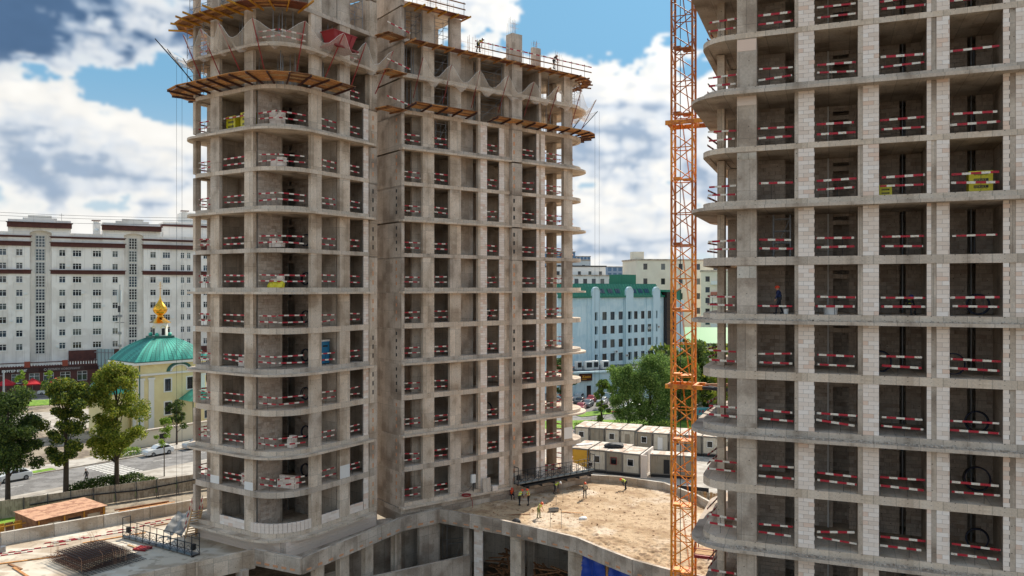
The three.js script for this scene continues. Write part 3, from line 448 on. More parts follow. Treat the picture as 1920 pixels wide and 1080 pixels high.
// ---------- vegetation ----------
M.bark = std({ map: makeTex(128, 1.5, (u, v) => mix3(RGB(92, 78, 66), RGB(56, 46, 40), fbm(u * 20, v * 4, 3, 0, 900))), roughness: 1 });
M.leaf = new THREE.MeshPhysicalMaterial({ vertexColors: true, roughness: .8, transmission: .5, thickness: 0, specularIntensity: .3 });
const GREENS = { lime: [[124, 138, 46], [150, 160, 56], [96, 116, 40], [176, 174, 72]], dark: [[66, 88, 40], [84, 106, 46], [54, 74, 36], [110, 126, 54]], fresh: [[136, 162, 58], [110, 142, 48], [162, 182, 80]], willow: [[126, 152, 74], [100, 130, 58], [152, 176, 96], [80, 108, 48]] };
function leafMesh(pts, size, pal) { // pts: [x,y,z]
  const n = pts.length, P = new Float32Array(n * 12), N = new Float32Array(n * 12), C = new Float32Array(n * 12), I = new Uint32Array(n * 6), c = new THREE.Color();
  const a = V(), b = V(), nn = V();
  for (let k = 0; k < n; k++) {
    nn.set(rr(-1, 1), rr(-.2, 1.2), rr(-1, 1)).normalize(); a.set(rr(-1, 1), rr(-1, 1), rr(-1, 1)).cross(nn).normalize(); b.crossVectors(nn, a);
    const s = size * rr(.6, 1.3), w = s * rr(.45, .7), [x, y, z] = pts[k], q = pick(pal), t = rr(.82, 1.18); c.setRGB(q[0] / 255, q[1] / 255, q[2] / 255).convertSRGBToLinear().multiplyScalar(t);
    const cs = [[a, -s, b, 0], [b, -w, a, 0], [a, s, b, 0], [b, w, a, 0]];
    for (let j = 0; j < 4; j++) { const o = k * 12 + j * 3, d = cs[j][0], f = cs[j][1]; P[o] = x + d.x * f; P[o + 1] = y + d.y * f; P[o + 2] = z + d.z * f; N[o] = nn.x; N[o + 1] = nn.y; N[o + 2] = nn.z; C[o] = c.r; C[o + 1] = c.g; C[o + 2] = c.b; }
    I.set([k * 4, k * 4 + 1, k * 4 + 2, k * 4, k * 4 + 2, k * 4 + 3], k * 6);
  }
  const g = new THREE.BufferGeometry(); g.setAttribute('position', new THREE.BufferAttribute(P, 3)); g.setAttribute('normal', new THREE.BufferAttribute(N, 3)); g.setAttribute('color', new THREE.BufferAttribute(C, 3)); g.setIndex(new THREE.BufferAttribute(I, 1)); return g;
}
function tree(name, label, x, d, h, rx, o = {}) {
  const { base = .3, leaves = 5200, size = .2, pal = GREENS.lime, clumps = 46, group, cat = 'tree', narrowTop = .75, trunkR = .02 * h, droop = 0, lean = 0 } = o;
  const T = thing(name, label, cat, x, 0, -d, rnd() * 6, group), cs = [], y0 = h * base, H = h - y0;
  for (let k = 0; k < clumps; k++) { const t = Math.pow(rnd(), .85), R = rx * Math.sqrt(Math.max(.03, 1 - Math.pow(Math.abs(t - .38) / (t > .38 ? .66 : .44), 2) * narrowTop)) , a = rnd() * 6.283, r = R * Math.pow(rnd(), .55) * .84; cs.push([Math.cos(a) * r + lean * t, y0 + t * H * .95, Math.sin(a) * r, rx * rr(.2, .36)]); }
  cs.push([0, h - rx * .25, 0, rx * .25]);
  const tr = new MB(); tr.tube(V(0, 0, 0), V(lean * .3, y0, 0), trunkR * 1.15, 8, trunkR * .85).tube(V(lean * .3, y0, 0), V(lean * .6, y0 + H * .75, 0), trunkR * .85, 7, trunkR * .2);
  for (let k = 0; k < Math.min(16, clumps); k++) { const c = cs[k]; tr.tube(V(lean * .3, Math.max(y0 * .8, c[1] - H * .28), 0), V(c[0], c[1], c[2]), trunkR * .35, 5, trunkR * .08); }
  put(T, 'trunk', tr, M.bark);
  const pts = []; for (let k = 0; k < leaves; k++) { const c = cs[k % cs.length], a = rnd() * 6.283, cz = rr(-1, 1), s = Math.sqrt(1 - cz * cz), r = c[3] * Math.pow(rnd(), .42); pts.push([c[0] + Math.cos(a) * s * r, c[1] + cz * r * .8 - droop * r * rnd() * 1.6, c[2] + Math.sin(a) * s * r]); }
  put(T, 'crown', leafMesh(pts, size, pal), M.leaf); return T;
}
function bush(name, label, x, d, w, h, dp, ry, n, pal, group, size = .13) { const T = thing(name, label, 'shrub', x, 0, -d, ry, group); const st = new MB(); for (let k = 0; k < 6; k++) st.tube(V(rr(-w, w) * .3, 0, rr(-dp, dp) * .3), V(rr(-w, w) * .42, h * .7, rr(-dp, dp) * .4), .02, 4, .01); put(T, 'stem', st, M.bark); const p = []; for (let k = 0; k < n; k++) { const u = rr(-1, 1), v = Math.pow(rnd(), .6), q = rr(-1, 1); p.push([u * w / 2, v * h * (1 - .25 * u * u) * rr(.8, 1.05), q * dp / 2]); } put(T, 'foliage', leafMesh(p, size, pal), M.leaf); }
tree('street_tree', 'dark leafy street tree cut off at the edge above the terrace', -60.7, 95, 14.2, 4.3, { pal: GREENS.dark, leaves: 26000, size: .155, clumps: 60 });
tree('street_tree', 'slender street tree between two fuller ones beside the road', -56.7, 100.3, 15.2, 3.2, { pal: GREENS.lime.concat(GREENS.dark), leaves: 20000, size: .155, base: .3, clumps: 52 });
tree('street_tree', 'sunlit full crowned street tree next to the yellow church', -52.7, 105.2, 16.4, 4.1, { pal: GREENS.lime, leaves: 30000, size: .155, base: .24, narrowTop: .95, clumps: 64 });
tree('young_tree', 'young thin tree on the verge by the parked white car', -48.7, 110.5, 8.4, 1.5, { pal: GREENS.fresh, leaves: 1800, clumps: 14, base: .5, size: .12, trunkR: .07 });
tree('young_tree', 'young tree in the churchyard behind the parked white car', -56.5, 133, 7.6, 2.2, { pal: GREENS.dark, leaves: 3600, size: .14, clumps: 18, base: .35 });
tree('lawn_tree', 'small staked tree on the boulevard lawn beside the lamp post', -110, 177, 8.2, 1.7, { pal: GREENS.fresh, leaves: 900, clumps: 14, base: .4, trunkR: .08 });
tree('lawn_tree', 'small tree on the boulevard lawn before the red parasols', -104, 177.5, 8, 1.6, { pal: GREENS.fresh, leaves: 800, clumps: 14, base: .42, trunkR: .08 });
bush('hedge', 'clipped dark hedge on the pavement behind the rusty roofed shed', -54.4, 103.4, 7.2, 1.7, 1.5, 1.0, 3600, GREENS.dark);
bush('shrub', 'low round shrub at the foot of the sunlit street tree', -51.4, 107, 2.6, 1.5, 1.6, .9, 900, GREENS.dark);
bush('shrub', 'small round shrub on the verge beside the hoarding', -48.6, 105.6, 1.9, 1.3, 1.6, .9, 700, GREENS.dark);
bush('shrub', 'leafy shrub by the far kerb beside the parked white car', -60.5, 124, 4, 1.5, 1.4, .9, 900, GREENS.fresh);
// ---------- cars ----------
const tyreG = new THREE.CylinderGeometry(.33, .33, .22, 16).rotateX(Math.PI / 2), rimG = new THREE.CylinderGeometry(.2, .2, .235, 10).rotateX(Math.PI / 2);
M.carGlass = new THREE.MeshPhysicalMaterial({ color: col(22, 26, 30), roughness: .06, specularIntensity: 1 }); M.lampW = std({ color: col(230, 230, 225), roughness: .2 }); M.lampR = std({ color: col(150, 20, 20), roughness: .3 });
const paint = (r, g, b) => new THREE.MeshPhysicalMaterial({ color: col(r, g, b), roughness: .35, metalness: .1, clearcoat: 1, clearcoatRoughness: .08 });
const prof = (pts, w, bev) => { const s = new THREE.Shape(pts.map((p) => new THREE.Vector2(p[0], p[1]))); const g = new THREE.ExtrudeGeometry(s, { depth: w - bev * 2, bevelEnabled: true, bevelSize: bev, bevelThickness: bev, bevelSegments: 2, curveSegments: 4 }); g.translate(0, 0, -(w - bev * 2) / 2); return g; };
const carBody = prof([[-2.1, .38], [-2.14, .72], [-2.02, .92], [-1.0, 1.02], [1.2, 1.06], [2.0, 1.0], [2.12, .7], [2.08, .38], [1.66, .36], [1.58, .6], [1.3, .74], [1.02, .6], [.94, .34], [-.9, .34], [-.98, .6], [-1.26, .74], [-1.54, .6], [-1.62, .36]], 1.78, .09);
const carCabin = prof([[-1.05, 1.0], [-.35, 1.46], [.25, 1.55], [1.3, 1.5], [1.95, 1.02]], 1.5, .1), carGlassG = prof([[-.92, 1.04], [-.34, 1.4], [.25, 1.48], [1.22, 1.43], [1.74, 1.06]], 1.62, .03), carScreen = new MB().beam(V(-1.04, 1.06, 0), V(-.42, 1.46, 0), 1.28, .03).beam(V(1.38, 1.47, 0), V(1.92, 1.08, 0), 1.28, .03).build(), pillarG = new MB().box(.42, 1.27, 0, .09, .42, 1.66).build();
const lampG = new MB().box(0, 0, 0, .1, .14, .36).build();
function car(label, mat, x, d, ry, group, accent) { const c = thing('parked_car', label, 'car', x, .01, -d, ry, group); put(c, 'body', carBody, mat); const cab = put(c, 'cabin', carCabin, mat); put(cab, 'side_window', carGlassG, M.carGlass); put(cab, 'windscreen', carScreen, M.carGlass); put(cab, 'pillar', pillarG, mat);
  for (const [wx, wz] of [[-1.28, .8], [-1.28, -.8], [1.3, .8], [1.3, -.8]]) { const w = put(c, 'wheel', tyreG, M.rubber, wx, .33, wz); put(w, 'rim', rimG, M.steel); }
  for (const s of [-.6, .6]) { put(c, 'headlight', lampG, M.lampW, -2.06, .78, s); put(c, 'taillight', lampG, M.lampR, 2.06, .85, s); }
  if (accent) { put(c, 'decal', new MB().bx(.75, 1.95, .45, 1.0, .892, .9).bx(.75, 1.95, .45, 1.0, -.9, -.892), std({ color: col(214, 80, 36), roughness: .4 })); put(c, 'decal', new MB().bx(-.3, .7, .45, .95, .892, .9), std({ color: col(44, 70, 120), roughness: .4 })); } return c; }
const P_WHITE = paint(226, 226, 224), P_BLACK = paint(20, 21, 24), P_GREY = paint(110, 114, 118), P_RED = paint(150, 24, 26), P_SILVER = paint(176, 178, 180);
const TH = Math.atan2(.8, .6);
car('white car parked at the far kerb before the church wall', P_WHITE, -56.2, 125.4, TH);
car('silver car half hidden behind the rounded tower edge on the street', P_SILVER, -52.2, 130.8, TH); car('white car half behind the dark tree at the picture edge', P_WHITE, -68.6, 108.5, TH);
car('black car on the boulevard beside the lamp post', P_BLACK, -120.6, 193, .45); car('white car with orange and blue markings on the boulevard', P_WHITE, -115.6, 196.5, .45, undefined, 1); car('plain white car on the boulevard behind the church corner', P_WHITE, -110, 199, .45);
// ---------- apartment block ----------
M.stucco = std({ map: makeTex(512, 14, (u, v) => { const n = fbm(u * 4, v * 4, 5, 4, 950), s = vnoise(u * 60, v * 3, 60, 951); return mix3(mix3(RGB(242, 236, 228), RGB(228, 221, 212), sstep(.45, .7, n)), RGB(190, 182, 174), sstep(.7, 1, s) * .35); }) });
M.brown = std({ map: makeTex(256, 5, (u, v) => { const n = fbm(u * 8, v * 8, 4, 8, 955); return mix3(RGB(98, 56, 48), RGB(74, 42, 38), n); }), roughness: .8 });
M.frameW = std({ color: col(226, 226, 222), roughness: .5 });
M.panes = [[38, 46, 54], [58, 70, 82], [30, 36, 40], [84, 92, 92], [44, 66, 80]].map((c) => new THREE.MeshPhysicalMaterial({ color: col(...c), roughness: .06, specularIntensity: 1 }));
// a flat wall with real openings: outline points, holes as [x0, x1, y0, y1]
function holedWall(outline, holes, t) { const s = new THREE.Shape(outline.map((p) => new THREE.Vector2(p[0], p[1]))); for (const [a, b, c, d] of holes) { const h = new THREE.Path(); h.moveTo(a, c); h.lineTo(b, c); h.lineTo(b, d); h.lineTo(a, d); h.closePath(); s.holes.push(h); } return new THREE.ExtrudeGeometry(s, { depth: t, bevelEnabled: false }).translate(0, 0, -t); }
const rectPts = (x0, x1, y0, y1) => [[x0, y0], [x1, y0], [x1, y1], [x0, y1]];
function windowUnit(parent, x0, x1, y0, y1, z, nx, ny, fm = M.frameW, f = .09, sill = true) { // glass pane set in a frame
  const w = put(parent, 'window', new MB().bx(x0 - .02, x1 + .02, y0 - .02, y1 + .02, z - .3, z - .2), pick(M.panes)); const m = new MB();
  m.bx(x0, x1, y0, y0 + f, z - .2, z - .1).bx(x0, x1, y1 - f, y1, z - .2, z - .1).bx(x0, x0 + f, y0, y1, z - .2, z - .1).bx(x1 - f, x1, y0, y1, z - .2, z - .1);
  for (let k = 1; k < nx; k++) { const x = x0 + (x1 - x0) * k / nx; m.bx(x - f * .6, x + f * .6, y0, y1, z - .2, z - .11); } for (let k = 1; k < ny; k++) { const y = y0 + (y1 - y0) * (ny === 2 ? .68 : k / ny); m.bx(x0, x1, y - f * .5, y + f * .5, z - .2, z - .114); }
  put(w, 'frame', m, fm); if (sill) put(w, 'sill', new MB().bx(x0 - .2, x1 + .2, y0 - .16, y0 - .01, z - .05, z + .14), M.stucco); return w;
}
{
  const B = thing('apartment_block', 'long white apartment block with brown cornices and tall stair windows', 'building', -133, 0, -205, .5533);
  const s = new THREE.Shape(); const top = [[-9, 0], [-9, 41.3], [1.7, 41.3], [1.7, 44.6], [5, 44.6], [5, 45.1], [6.2, 45.1], [6.2, 45.8], [11.6, 45.8], [11.6, 45.1], [12.8, 45.1], [12.8, 44.6], [16.1, 44.6], [16.1, 41.3], [23.7, 41.3], [23.7, 44.6], [27, 44.6], [27, 45.2], [28.6, 45.2], [28.6, 45.8], [34, 45.8], [34, 45.2], [35.4, 45.2], [35.4, 44.6], [38.4, 44.6], [38.4, 41.3], [62, 41.3], [62, 0]];
  top.forEach(([x, y], i) => i ? s.lineTo(x, y) : s.moveTo(x, y));
  const wins = []; for (let i = 0; i < 8; i++) { const y = 35.9 - 3.56 * i; for (const [a, b, n] of [[-1.2, 1.4, 3], [3.5, 5.0, 2], [13.3, 14.8, 2], [16.5, 18.6, 3], [21.3, 23.4, 3], [26.1, 27.5, 2], [35.7, 37.2, 2], [39, 41, 3], [43.8, 44.8, 2], [45.5, 46.5, 2], [50, 52, 3]]) wins.push([a, b, y - .85, y + .85, n]); }
  for (const [a, b, c, d] of wins) { const h = new THREE.Path(); h.moveTo(a, c); h.lineTo(b, c); h.lineTo(b, d); h.lineTo(a, d); h.closePath(); s.holes.push(h); }
  for (const [a, b] of [[6.6, 11.6], [29, 34]]) { const h = new THREE.Path(); h.moveTo(a, 2); h.lineTo(b, 2); h.lineTo(b, 41.2); h.quadraticCurveTo((a + b) / 2, 42.4, a, 41.2); h.lineTo(a, 2); s.holes.push(h); }
  put(B, 'wall', new THREE.ExtrudeGeometry(s, { depth: 1.6, bevelEnabled: false, curveSegments: 8 }).translate(0, 0, -1.6), M.stucco);
  put(B, 'wall', new MB().bx(-9, 62, 0, 41.2, -16, -1.62), M.stucco); put(B, 'wall', new MB().bx(2, 16, 41.2, 44.4, -9, -1.62).bx(24, 38, 41.2, 44.4, -9, -1.62), M.stucco);
  const pil = [[1.7, 6.6], [11.6, 16.1], [23.7, 29], [34, 38.4]]; for (const [a, b] of pil) put(B, 'pilaster', holedWall(rectPts(a, b, 2, 41.2), wins.filter((w) => w[0] > a && w[1] < b), .28).translate(0, 0, .282), M.stucco);
  const band = (a, b, y, h, z) => put(B, 'cornice', new MB().bx(a, b, y - h / 2, y + h / 2, -.1, z).bx(a - .25, b + .25, y + h / 2, y + h / 2 + .2, -.1, z + .35), M.brown);
  for (const [a, b] of [[-9, 6.9], [11.3, 29.3], [33.7, 62]]) { band(a, b, 38.1, 1.0, .6); band(a, b, 30.7, .9, .6); band(a, b, 40, .3, .4); }
  band(1.5, 16.3, 43.1, 1.2, .9); band(23.5, 38.6, 43.1, 1.2, .9);
  for (const [a, b, c, d, n] of wins) windowUnit(B, a, b, c, d, pil.some((p) => a > p[0] && b < p[1]) ? .28 : 0, n, 2);
  for (const [a, b] of [[7.9, 10.1], [30.4, 32.5]]) for (let i = 0; i < 9; i++) { const y = 37.6 - 3.56 * i; windowUnit(B, a, b, y - .2, y + 2.9, -1.3, 3, 4, M.frameW, .12, false); }
  for (const [a, b, y0, y1, z0, z1] of [[40, 62, 41.3, 46, -16, -6], [45, 62, 46, 49, -14, -7], [21.6, 23.4, 41.3, 44.6, -5, -3]]) put(B, 'roof_house', new MB().bx(a, b, y0, y1, z0, z1), M.stucco); put(B, 'cornice', new MB().bx(39.6, 62.4, 44.6, 45.2, -16.4, -5.6), M.brown);
  for (const [x, z] of [[22.4, -4], [46.5, -10], [52, -9]]) { const y = x < 30 ? 44.6 : 49; put(B, 'chimney_cap', new MB().bx(x - 1.1, x + 1.1, y + .6, y + .8, z - 1, z + 1), M.brown); put(B, 'chimney', new MB().bx(x - .7, x + .7, y - .2, y + .6, z - .7, z + .7), M.stucco); }
  for (const [x, y] of [[14, 44.6], [49.5, 49.8], [52.4, 49.8]]) put(B, 'aerial', new MB().tube(V(x, y, -3), V(x, y + 2.2, -3), .04, 5).tube(V(x - .6, y + 1.7, -3), V(x + .6, y + 1.7, -3), .03, 4), M.steelDark);
  put(B, 'satellite_dish', new THREE.SphereGeometry(.7, 12, 6, 0, 6.3, 0, .9).rotateX(1.3), M.white, 22.2, 42.2, .3);
  for (const [x, y] of [[15.4, 33.2], [18.9, 26], [23.9, 22.4], [38.2, 29.4], [41.6, 18.9], [5.6, 25.8], [2.4, 18.7], [27.9, 15.1], [13, 11.6]]) put(B, 'air_conditioner', new MB().box(x, y - .8, .35, .8, .55, .4), M.frameW);
  // shop base
  put(B, 'shop_base', new MB().bx(-9, 62, 0, 6.0, .0, 5.6), M.brown); put(B, 'shop_base', holedWall(rectPts(-9, 62, 0, 6.0), [2.6, 6.4, 9.6, 13.4, 17.3, 26, 30].map((x) => [x, x + 2.3, 2, 4.5]), .38).translate(0, 0, 6), M.brown); put(B, 'shop_base', new MB().bx(15.5, 62, 6.0, 9.6, .3, 1), M.brown);
  put(B, 'balustrade', new MB().bx(-9, 62, 6.05, 6.3, 5.2, 5.9).bx(-9, 62, 7.1, 7.3, 5.3, 5.8), M.brown); for (let x = -8.5; x < 40; x += .62) put(B, 'baluster', new MB().box(x, 6.7, 5.55, .24, .8, .24), M.stucco); for (const x of [-1, 6, 14.5, 23, 33]) put(B, 'balustrade_pier', new MB().box(x, 6.75, 5.55, 1.3, 1.5, .8), std({ color: col(150, 74, 56) }));
  for (const x of [2.6, 6.4, 9.6, 13.4, 17.3, 26, 30]) windowUnit(B, x, x + 2.3, 2.0, 4.5, 6.0, 2, 2, M.frameW, .08, false);
  put(B, 'fascia', new MB().bx(-9, 62, 4.75, 5.9, 6.0, 6.12), std({ color: col(60, 34, 30) }));
  const sign = (txt, font, color, w, h) => { const c = document.createElement('canvas'); c.width = 1024; c.height = 128; const g = c.getContext('2d'); g.fillStyle = 'rgb(60,34,30)'; g.fillRect(0, 0, 1024, 128); g.fillStyle = color; g.font = font; g.textBaseline = 'middle'; g.fillText(txt, 20, 66); const t = new THREE.CanvasTexture(c); t.colorSpace = THREE.SRGBColorSpace; return std({ map: t, roughness: .6 }); };
  const pl = (w, h) => new THREE.PlaneGeometry(w, h); M.makeSign = sign;
  put(B, 'sign', pl(8.2, 1.03), sign('БУРГЕР КИНГ', 'bold 108px sans-serif', 'rgb(235,232,226)'), 4.4, 5.3, 6.13); put(B, 'sign_roundel', new THREE.CylinderGeometry(.42, .42, .06, 20).rotateX(Math.PI / 2), std({ color: col(206, 92, 66) }), -.5, 5.3, 6.16);
  put(B, 'sign', pl(8.6, 1.07), sign('ЛЮМЕН КОВОРКИНГ', '92px sans-serif', 'rgb(176,168,164)'), 14.6, 5.32, 6.13); put(B, 'sign_roundel', new THREE.TorusGeometry(.26, .06, 6, 20), std({ color: col(176, 168, 164) }), 10.0, 5.3, 6.16);
}
for (const [x, d, w] of [[-122, 190.2, 'first'], [-116.4, 191.6, 'second'], [-111.3, 192.6, 'third']]) { const u = thing('red_parasol', `red cafe parasol before the brown shop front, ${w} from the picture edge`, 'parasol', x, 0, -d, .4, 'red parasols at the cafe'); put(u, 'pole', new MB().tube(V(0, 0, 0), V(0, 4.1, 0), .05, 6), M.steel); const cn = new THREE.ConeGeometry(2.5, 1.3, 4, 1, true); put(u, 'canopy', cn, std({ color: col(176, 24, 34), side: THREE.DoubleSide }), 0, 4.0, 0, .78); put(u, 'valance', new MB().bx(-1.77, 1.77, 3.1, 3.36, 1.76, 1.78).bx(-1.77, 1.77, 3.1, 3.36, -1.78, -1.76).bx(-1.78, -1.76, 3.1, 3.36, -1.77, 1.77).bx(1.76, 1.78, 3.1, 3.36, -1.77, 1.77), std({ color: col(176, 24, 34) })); }
// ---------- church ----------
{
  const C = thing('church', 'yellow church with green vaulted roof and golden onion dome', 'church', -68.9, 0, -145, Math.atan2(.77, .64)), W = 13.5, Dp = 9.8;
  const yellow = std({ map: makeTex(256, 6, (u, v) => mix3(RGB(238, 224, 172), RGB(222, 204, 150), fbm(u * 5, v * 5, 4, 5, 980))) }), green = std({ map: makeTex(256, 6, (u, v) => mix3(RGB(72, 172, 150), RGB(48, 138, 122), sstep(.4, .65, fbm(u * 6, v * 6, 4, 6, 985)))), roughness: .35, metalness: .25 }), gold = new THREE.MeshStandardMaterial({ color: col(238, 176, 62), metalness: 1, roughness: .16 }), trim = std({ color: col(228, 226, 216) }), dgreen = std({ color: col(40, 96, 86), roughness: .5 });
  // local: x along the face seen to the right, z outwards, origin at the near corner
  put(C, 'wall', new MB().bx(0, W, 0, 12.4, -Dp, -.4), yellow); put(C, 'wall', holedWall(rectPts(0, W, 0, 12.4), [5.2, 9.6].flatMap((x) => [2.6, 7].map((y) => [x, x + 1.2, y, y + 2.3])), .38), yellow);
  for (const x of [5.2, 9.6]) for (const y of [2.6, 7.0]) put(C, 'window_surround', holedWall(rectPts(x - .22, x + 1.42, y - .22, y + 2.52), [[x, x + 1.2, y, y + 2.3]], .1).translate(0, 0, .1), trim);
  for (const [y, h, o] of [[10.4, .35, .35], [12.5, .45, .7]]) put(C, 'cornice', new MB().bx(-o, W + o, y - h / 2, y + h / 2, -Dp - o, o), trim);
  put(C, 'gutter', new MB().bx(-.75, W + .75, 12.74, 12.9, -Dp - .75, .75), dgreen);
  const arch = (x, z, ry, r) => { const a = new THREE.TorusGeometry(r, .22, 6, 14, Math.PI); a.scale(1.5, 1, 1); put(C, 'blind_arch', a, dgreen, x, 10.7, z, ry); const b = new THREE.TorusGeometry(r - .35, .16, 6, 14, Math.PI); b.scale(1.5, 1, 1); put(C, 'blind_arch', b, trim, x, 10.7, z, ry); };
  arch(W * .6, .05, 0, 1.5); arch(-.05, -Dp / 2, Math.PI / 2, 1.3);
  for (const x of [.7, 2.6, W - .8]) put(C, 'pilaster', new MB().bx(x - .5, x + .5, 0, 9.8, -.1, .22).bx(x - .65, x + .65, 9.4, 9.8, -.1, .32), trim); for (const z of [-.8, -Dp + .8]) put(C, 'pilaster', new MB().bx(-.22, .1, 0, 9.8, z - .5, z + .5), trim);
  for (const x of [5.2, 9.6]) for (const y of [2.6, 7.0]) windowUnit(C, x, x + 1.2, y, y + 2.3, -.02, 2, 3, M.steelDark, .07, false);
  // vaulted roof: four curved sides with standing seams
  const n = 12, ring = (t) => { const q = 1 - .74 * (t * .7 + t * t * .3); return [q, 12.9 + 4.1 * t * (1.3 - .3 * t)]; }, cx = W / 2, cz = -Dp / 2, hx = W / 2 + .5, hz = Dp / 2 + .5, side = [new MB(), new MB(), new MB(), new MB()], seams = new MB();
  for (let k = 0; k < n; k++) { const [q0, y0] = ring(k / n), [q1, y1] = ring((k + 1) / n); const c0 = [[-hx, hz], [hx, hz], [hx, -hz], [-hx, -hz]].map(([a, b]) => V(cx + a * q0, y0, cz + b * q0)), c1 = [[-hx, hz], [hx, hz], [hx, -hz], [-hx, -hz]].map(([a, b]) => V(cx + a * q1, y1, cz + b * q1)); for (let s = 0; s < 4; s++) side[s].quad(c0[s], c0[(s + 1) % 4], c1[(s + 1) % 4], c1[s]);
    for (let s = 0; s < 4; s++) for (let j = 1; j < 16; j++) { const f = j / 16, off = 1 - Math.abs(f - .5) * 2, P = c0[s].clone().lerp(c0[(s + 1) % 4], f), Q = c1[s].clone().lerp(c1[(s + 1) % 4], f); seams.tube(P, Q, .035, 4); } }
  side.forEach((m) => put(C, 'roof', m, green)); put(C, 'roof_seams', seams, dgreen);
  const ty = 16.9; put(C, 'lantern_base', new MB().bx(cx - 2, cx + 2, ty, ty + .35, cz - 1.7, cz + 1.7), dgreen);
  put(C, 'lantern', new THREE.CylinderGeometry(1.32, 1.32, 2.6, 8).rotateY(Math.PI / 8), trim, cx, ty + 1.6, cz); for (let k = 0; k < 4; k++) { const a = k * Math.PI / 2; put(C, 'lantern_opening', new MB().bx(-.32, .32, 0, 1.3, 1.2, 1.27), M.black, cx, ty + .5, cz, a); const s = new THREE.TorusGeometry(.5, .09, 5, 10, Math.PI); put(C, 'lantern_arch', s, yellow, cx + Math.sin(a) * 1.24, ty + 1.8, cz + Math.cos(a) * 1.24, a); const sc = new THREE.SphereGeometry(.4, 10, 8); put(C, 'scroll', sc, green, cx + Math.sin(a + .78) * 1.8, ty + .6, cz + Math.cos(a + .78) * 1.8); }
  put(C, 'lantern_roof', new THREE.ConeGeometry(2.1, 1.5, 4).rotateY(Math.PI / 4), gold, cx, ty + 3.6, cz);
  const on = [[.55, 0], [.62, .15], [.5, .35], [.7, .55], [1.12, .95], [1.3, 1.45], [1.2, 1.95], [.86, 2.45], [.5, 2.95], [.26, 3.4], [.12, 3.9], [.03, 4.4]].map(([a, b]) => new THREE.Vector2(a, b)); put(C, 'onion_dome', new THREE.LatheGeometry(new THREE.SplineCurve(on).getPoints(36), 28), gold, cx, ty + 3.9, cz);
  put(C, 'cross', new MB().tube(V(0, 0, 0), V(0, 2.6, 0), .05, 5).tube(V(-.5, 1.8, 0), V(.5, 1.8, 0), .04, 5).tube(V(-.3, 1.2, 0), V(.3, 1.35, 0), .04, 5).tube(V(-.28, 2.15, 0), V(.28, 2.15, 0), .035, 5), gold, cx, ty + 8.2, cz);
  // apse with half dome, porch, churchyard wall
  put(C, 'apse', new THREE.CylinderGeometry(3.6, 3.6, 7.2, 24), yellow, -2.6, 3.6, -Dp / 2); const hd = new THREE.SphereGeometry(3.9, 24, 10, 0, Math.PI * 2, 0, Math.PI / 2); hd.scale(1, .75, 1); put(C, 'apse_roof', hd, green, -2.6, 7.2, -Dp / 2); const on2 = new THREE.LatheGeometry(new THREE.SplineCurve(on).getPoints(24), 20); on2.scale(.42, .5, .42); put(C, 'onion_dome', on2, gold, -4.4, 9.6, -Dp / 2);
  put(C, 'porch', new MB().bx(8.2, 12.8, 0, 5.2, 0.02, 4.2), yellow); put(C, 'porch', holedWall(rectPts(8.2, 12.8, 0, 5.2), [[9, 9.8, 1.6, 4], [10.6, 11.4, 1.6, 4]], .38).translate(0, 0, 4.6), yellow); for (const x of [9, 10.6]) windowUnit(C, x, x + .8, 1.6, 4, 4.6, 1, 2, trim, .12, false); const pr = new MB(); pr.quad(V(7.8, 5.2, 5), V(10.5, 6.9, 5), V(10.5, 6.9, 0.05), V(7.8, 5.2, .05)).quad(V(10.5, 6.9, 5), V(13.2, 5.2, 5), V(13.2, 5.2, .05), V(10.5, 6.9, .05)).tri(V(7.8, 5.2, 4.9), V(13.2, 5.2, 4.9), V(10.5, 6.8, 4.9)); put(C, 'porch_roof', pr, green);
  put(C, 'downpipe', new MB().tube(V(.3, 0, .4), V(.3, 12.5, .4), .09, 6), dgreen); put(C, 'downpipe', new MB().tube(V(8.3, 0, 4.75), V(8.3, 5.2, 4.75), .08, 6), dgreen);
  const w = thing('churchyard_wall', 'pale churchyard wall with a small niche behind the parked white car', 'wall', -60, 0, -133.5, TH); put(w, 'wall', new MB().bx(-6, 22, 0, 2.6, -.3, .3), std({ color: col(214, 206, 186) })); put(w, 'coping', new MB().bx(-6.1, 22.1, 2.6, 2.8, -.45, .45), M.concGrey); put(w, 'niche', new MB().bx(.2, 1.4, .9, 1.8, .28, .32), M.black);
}
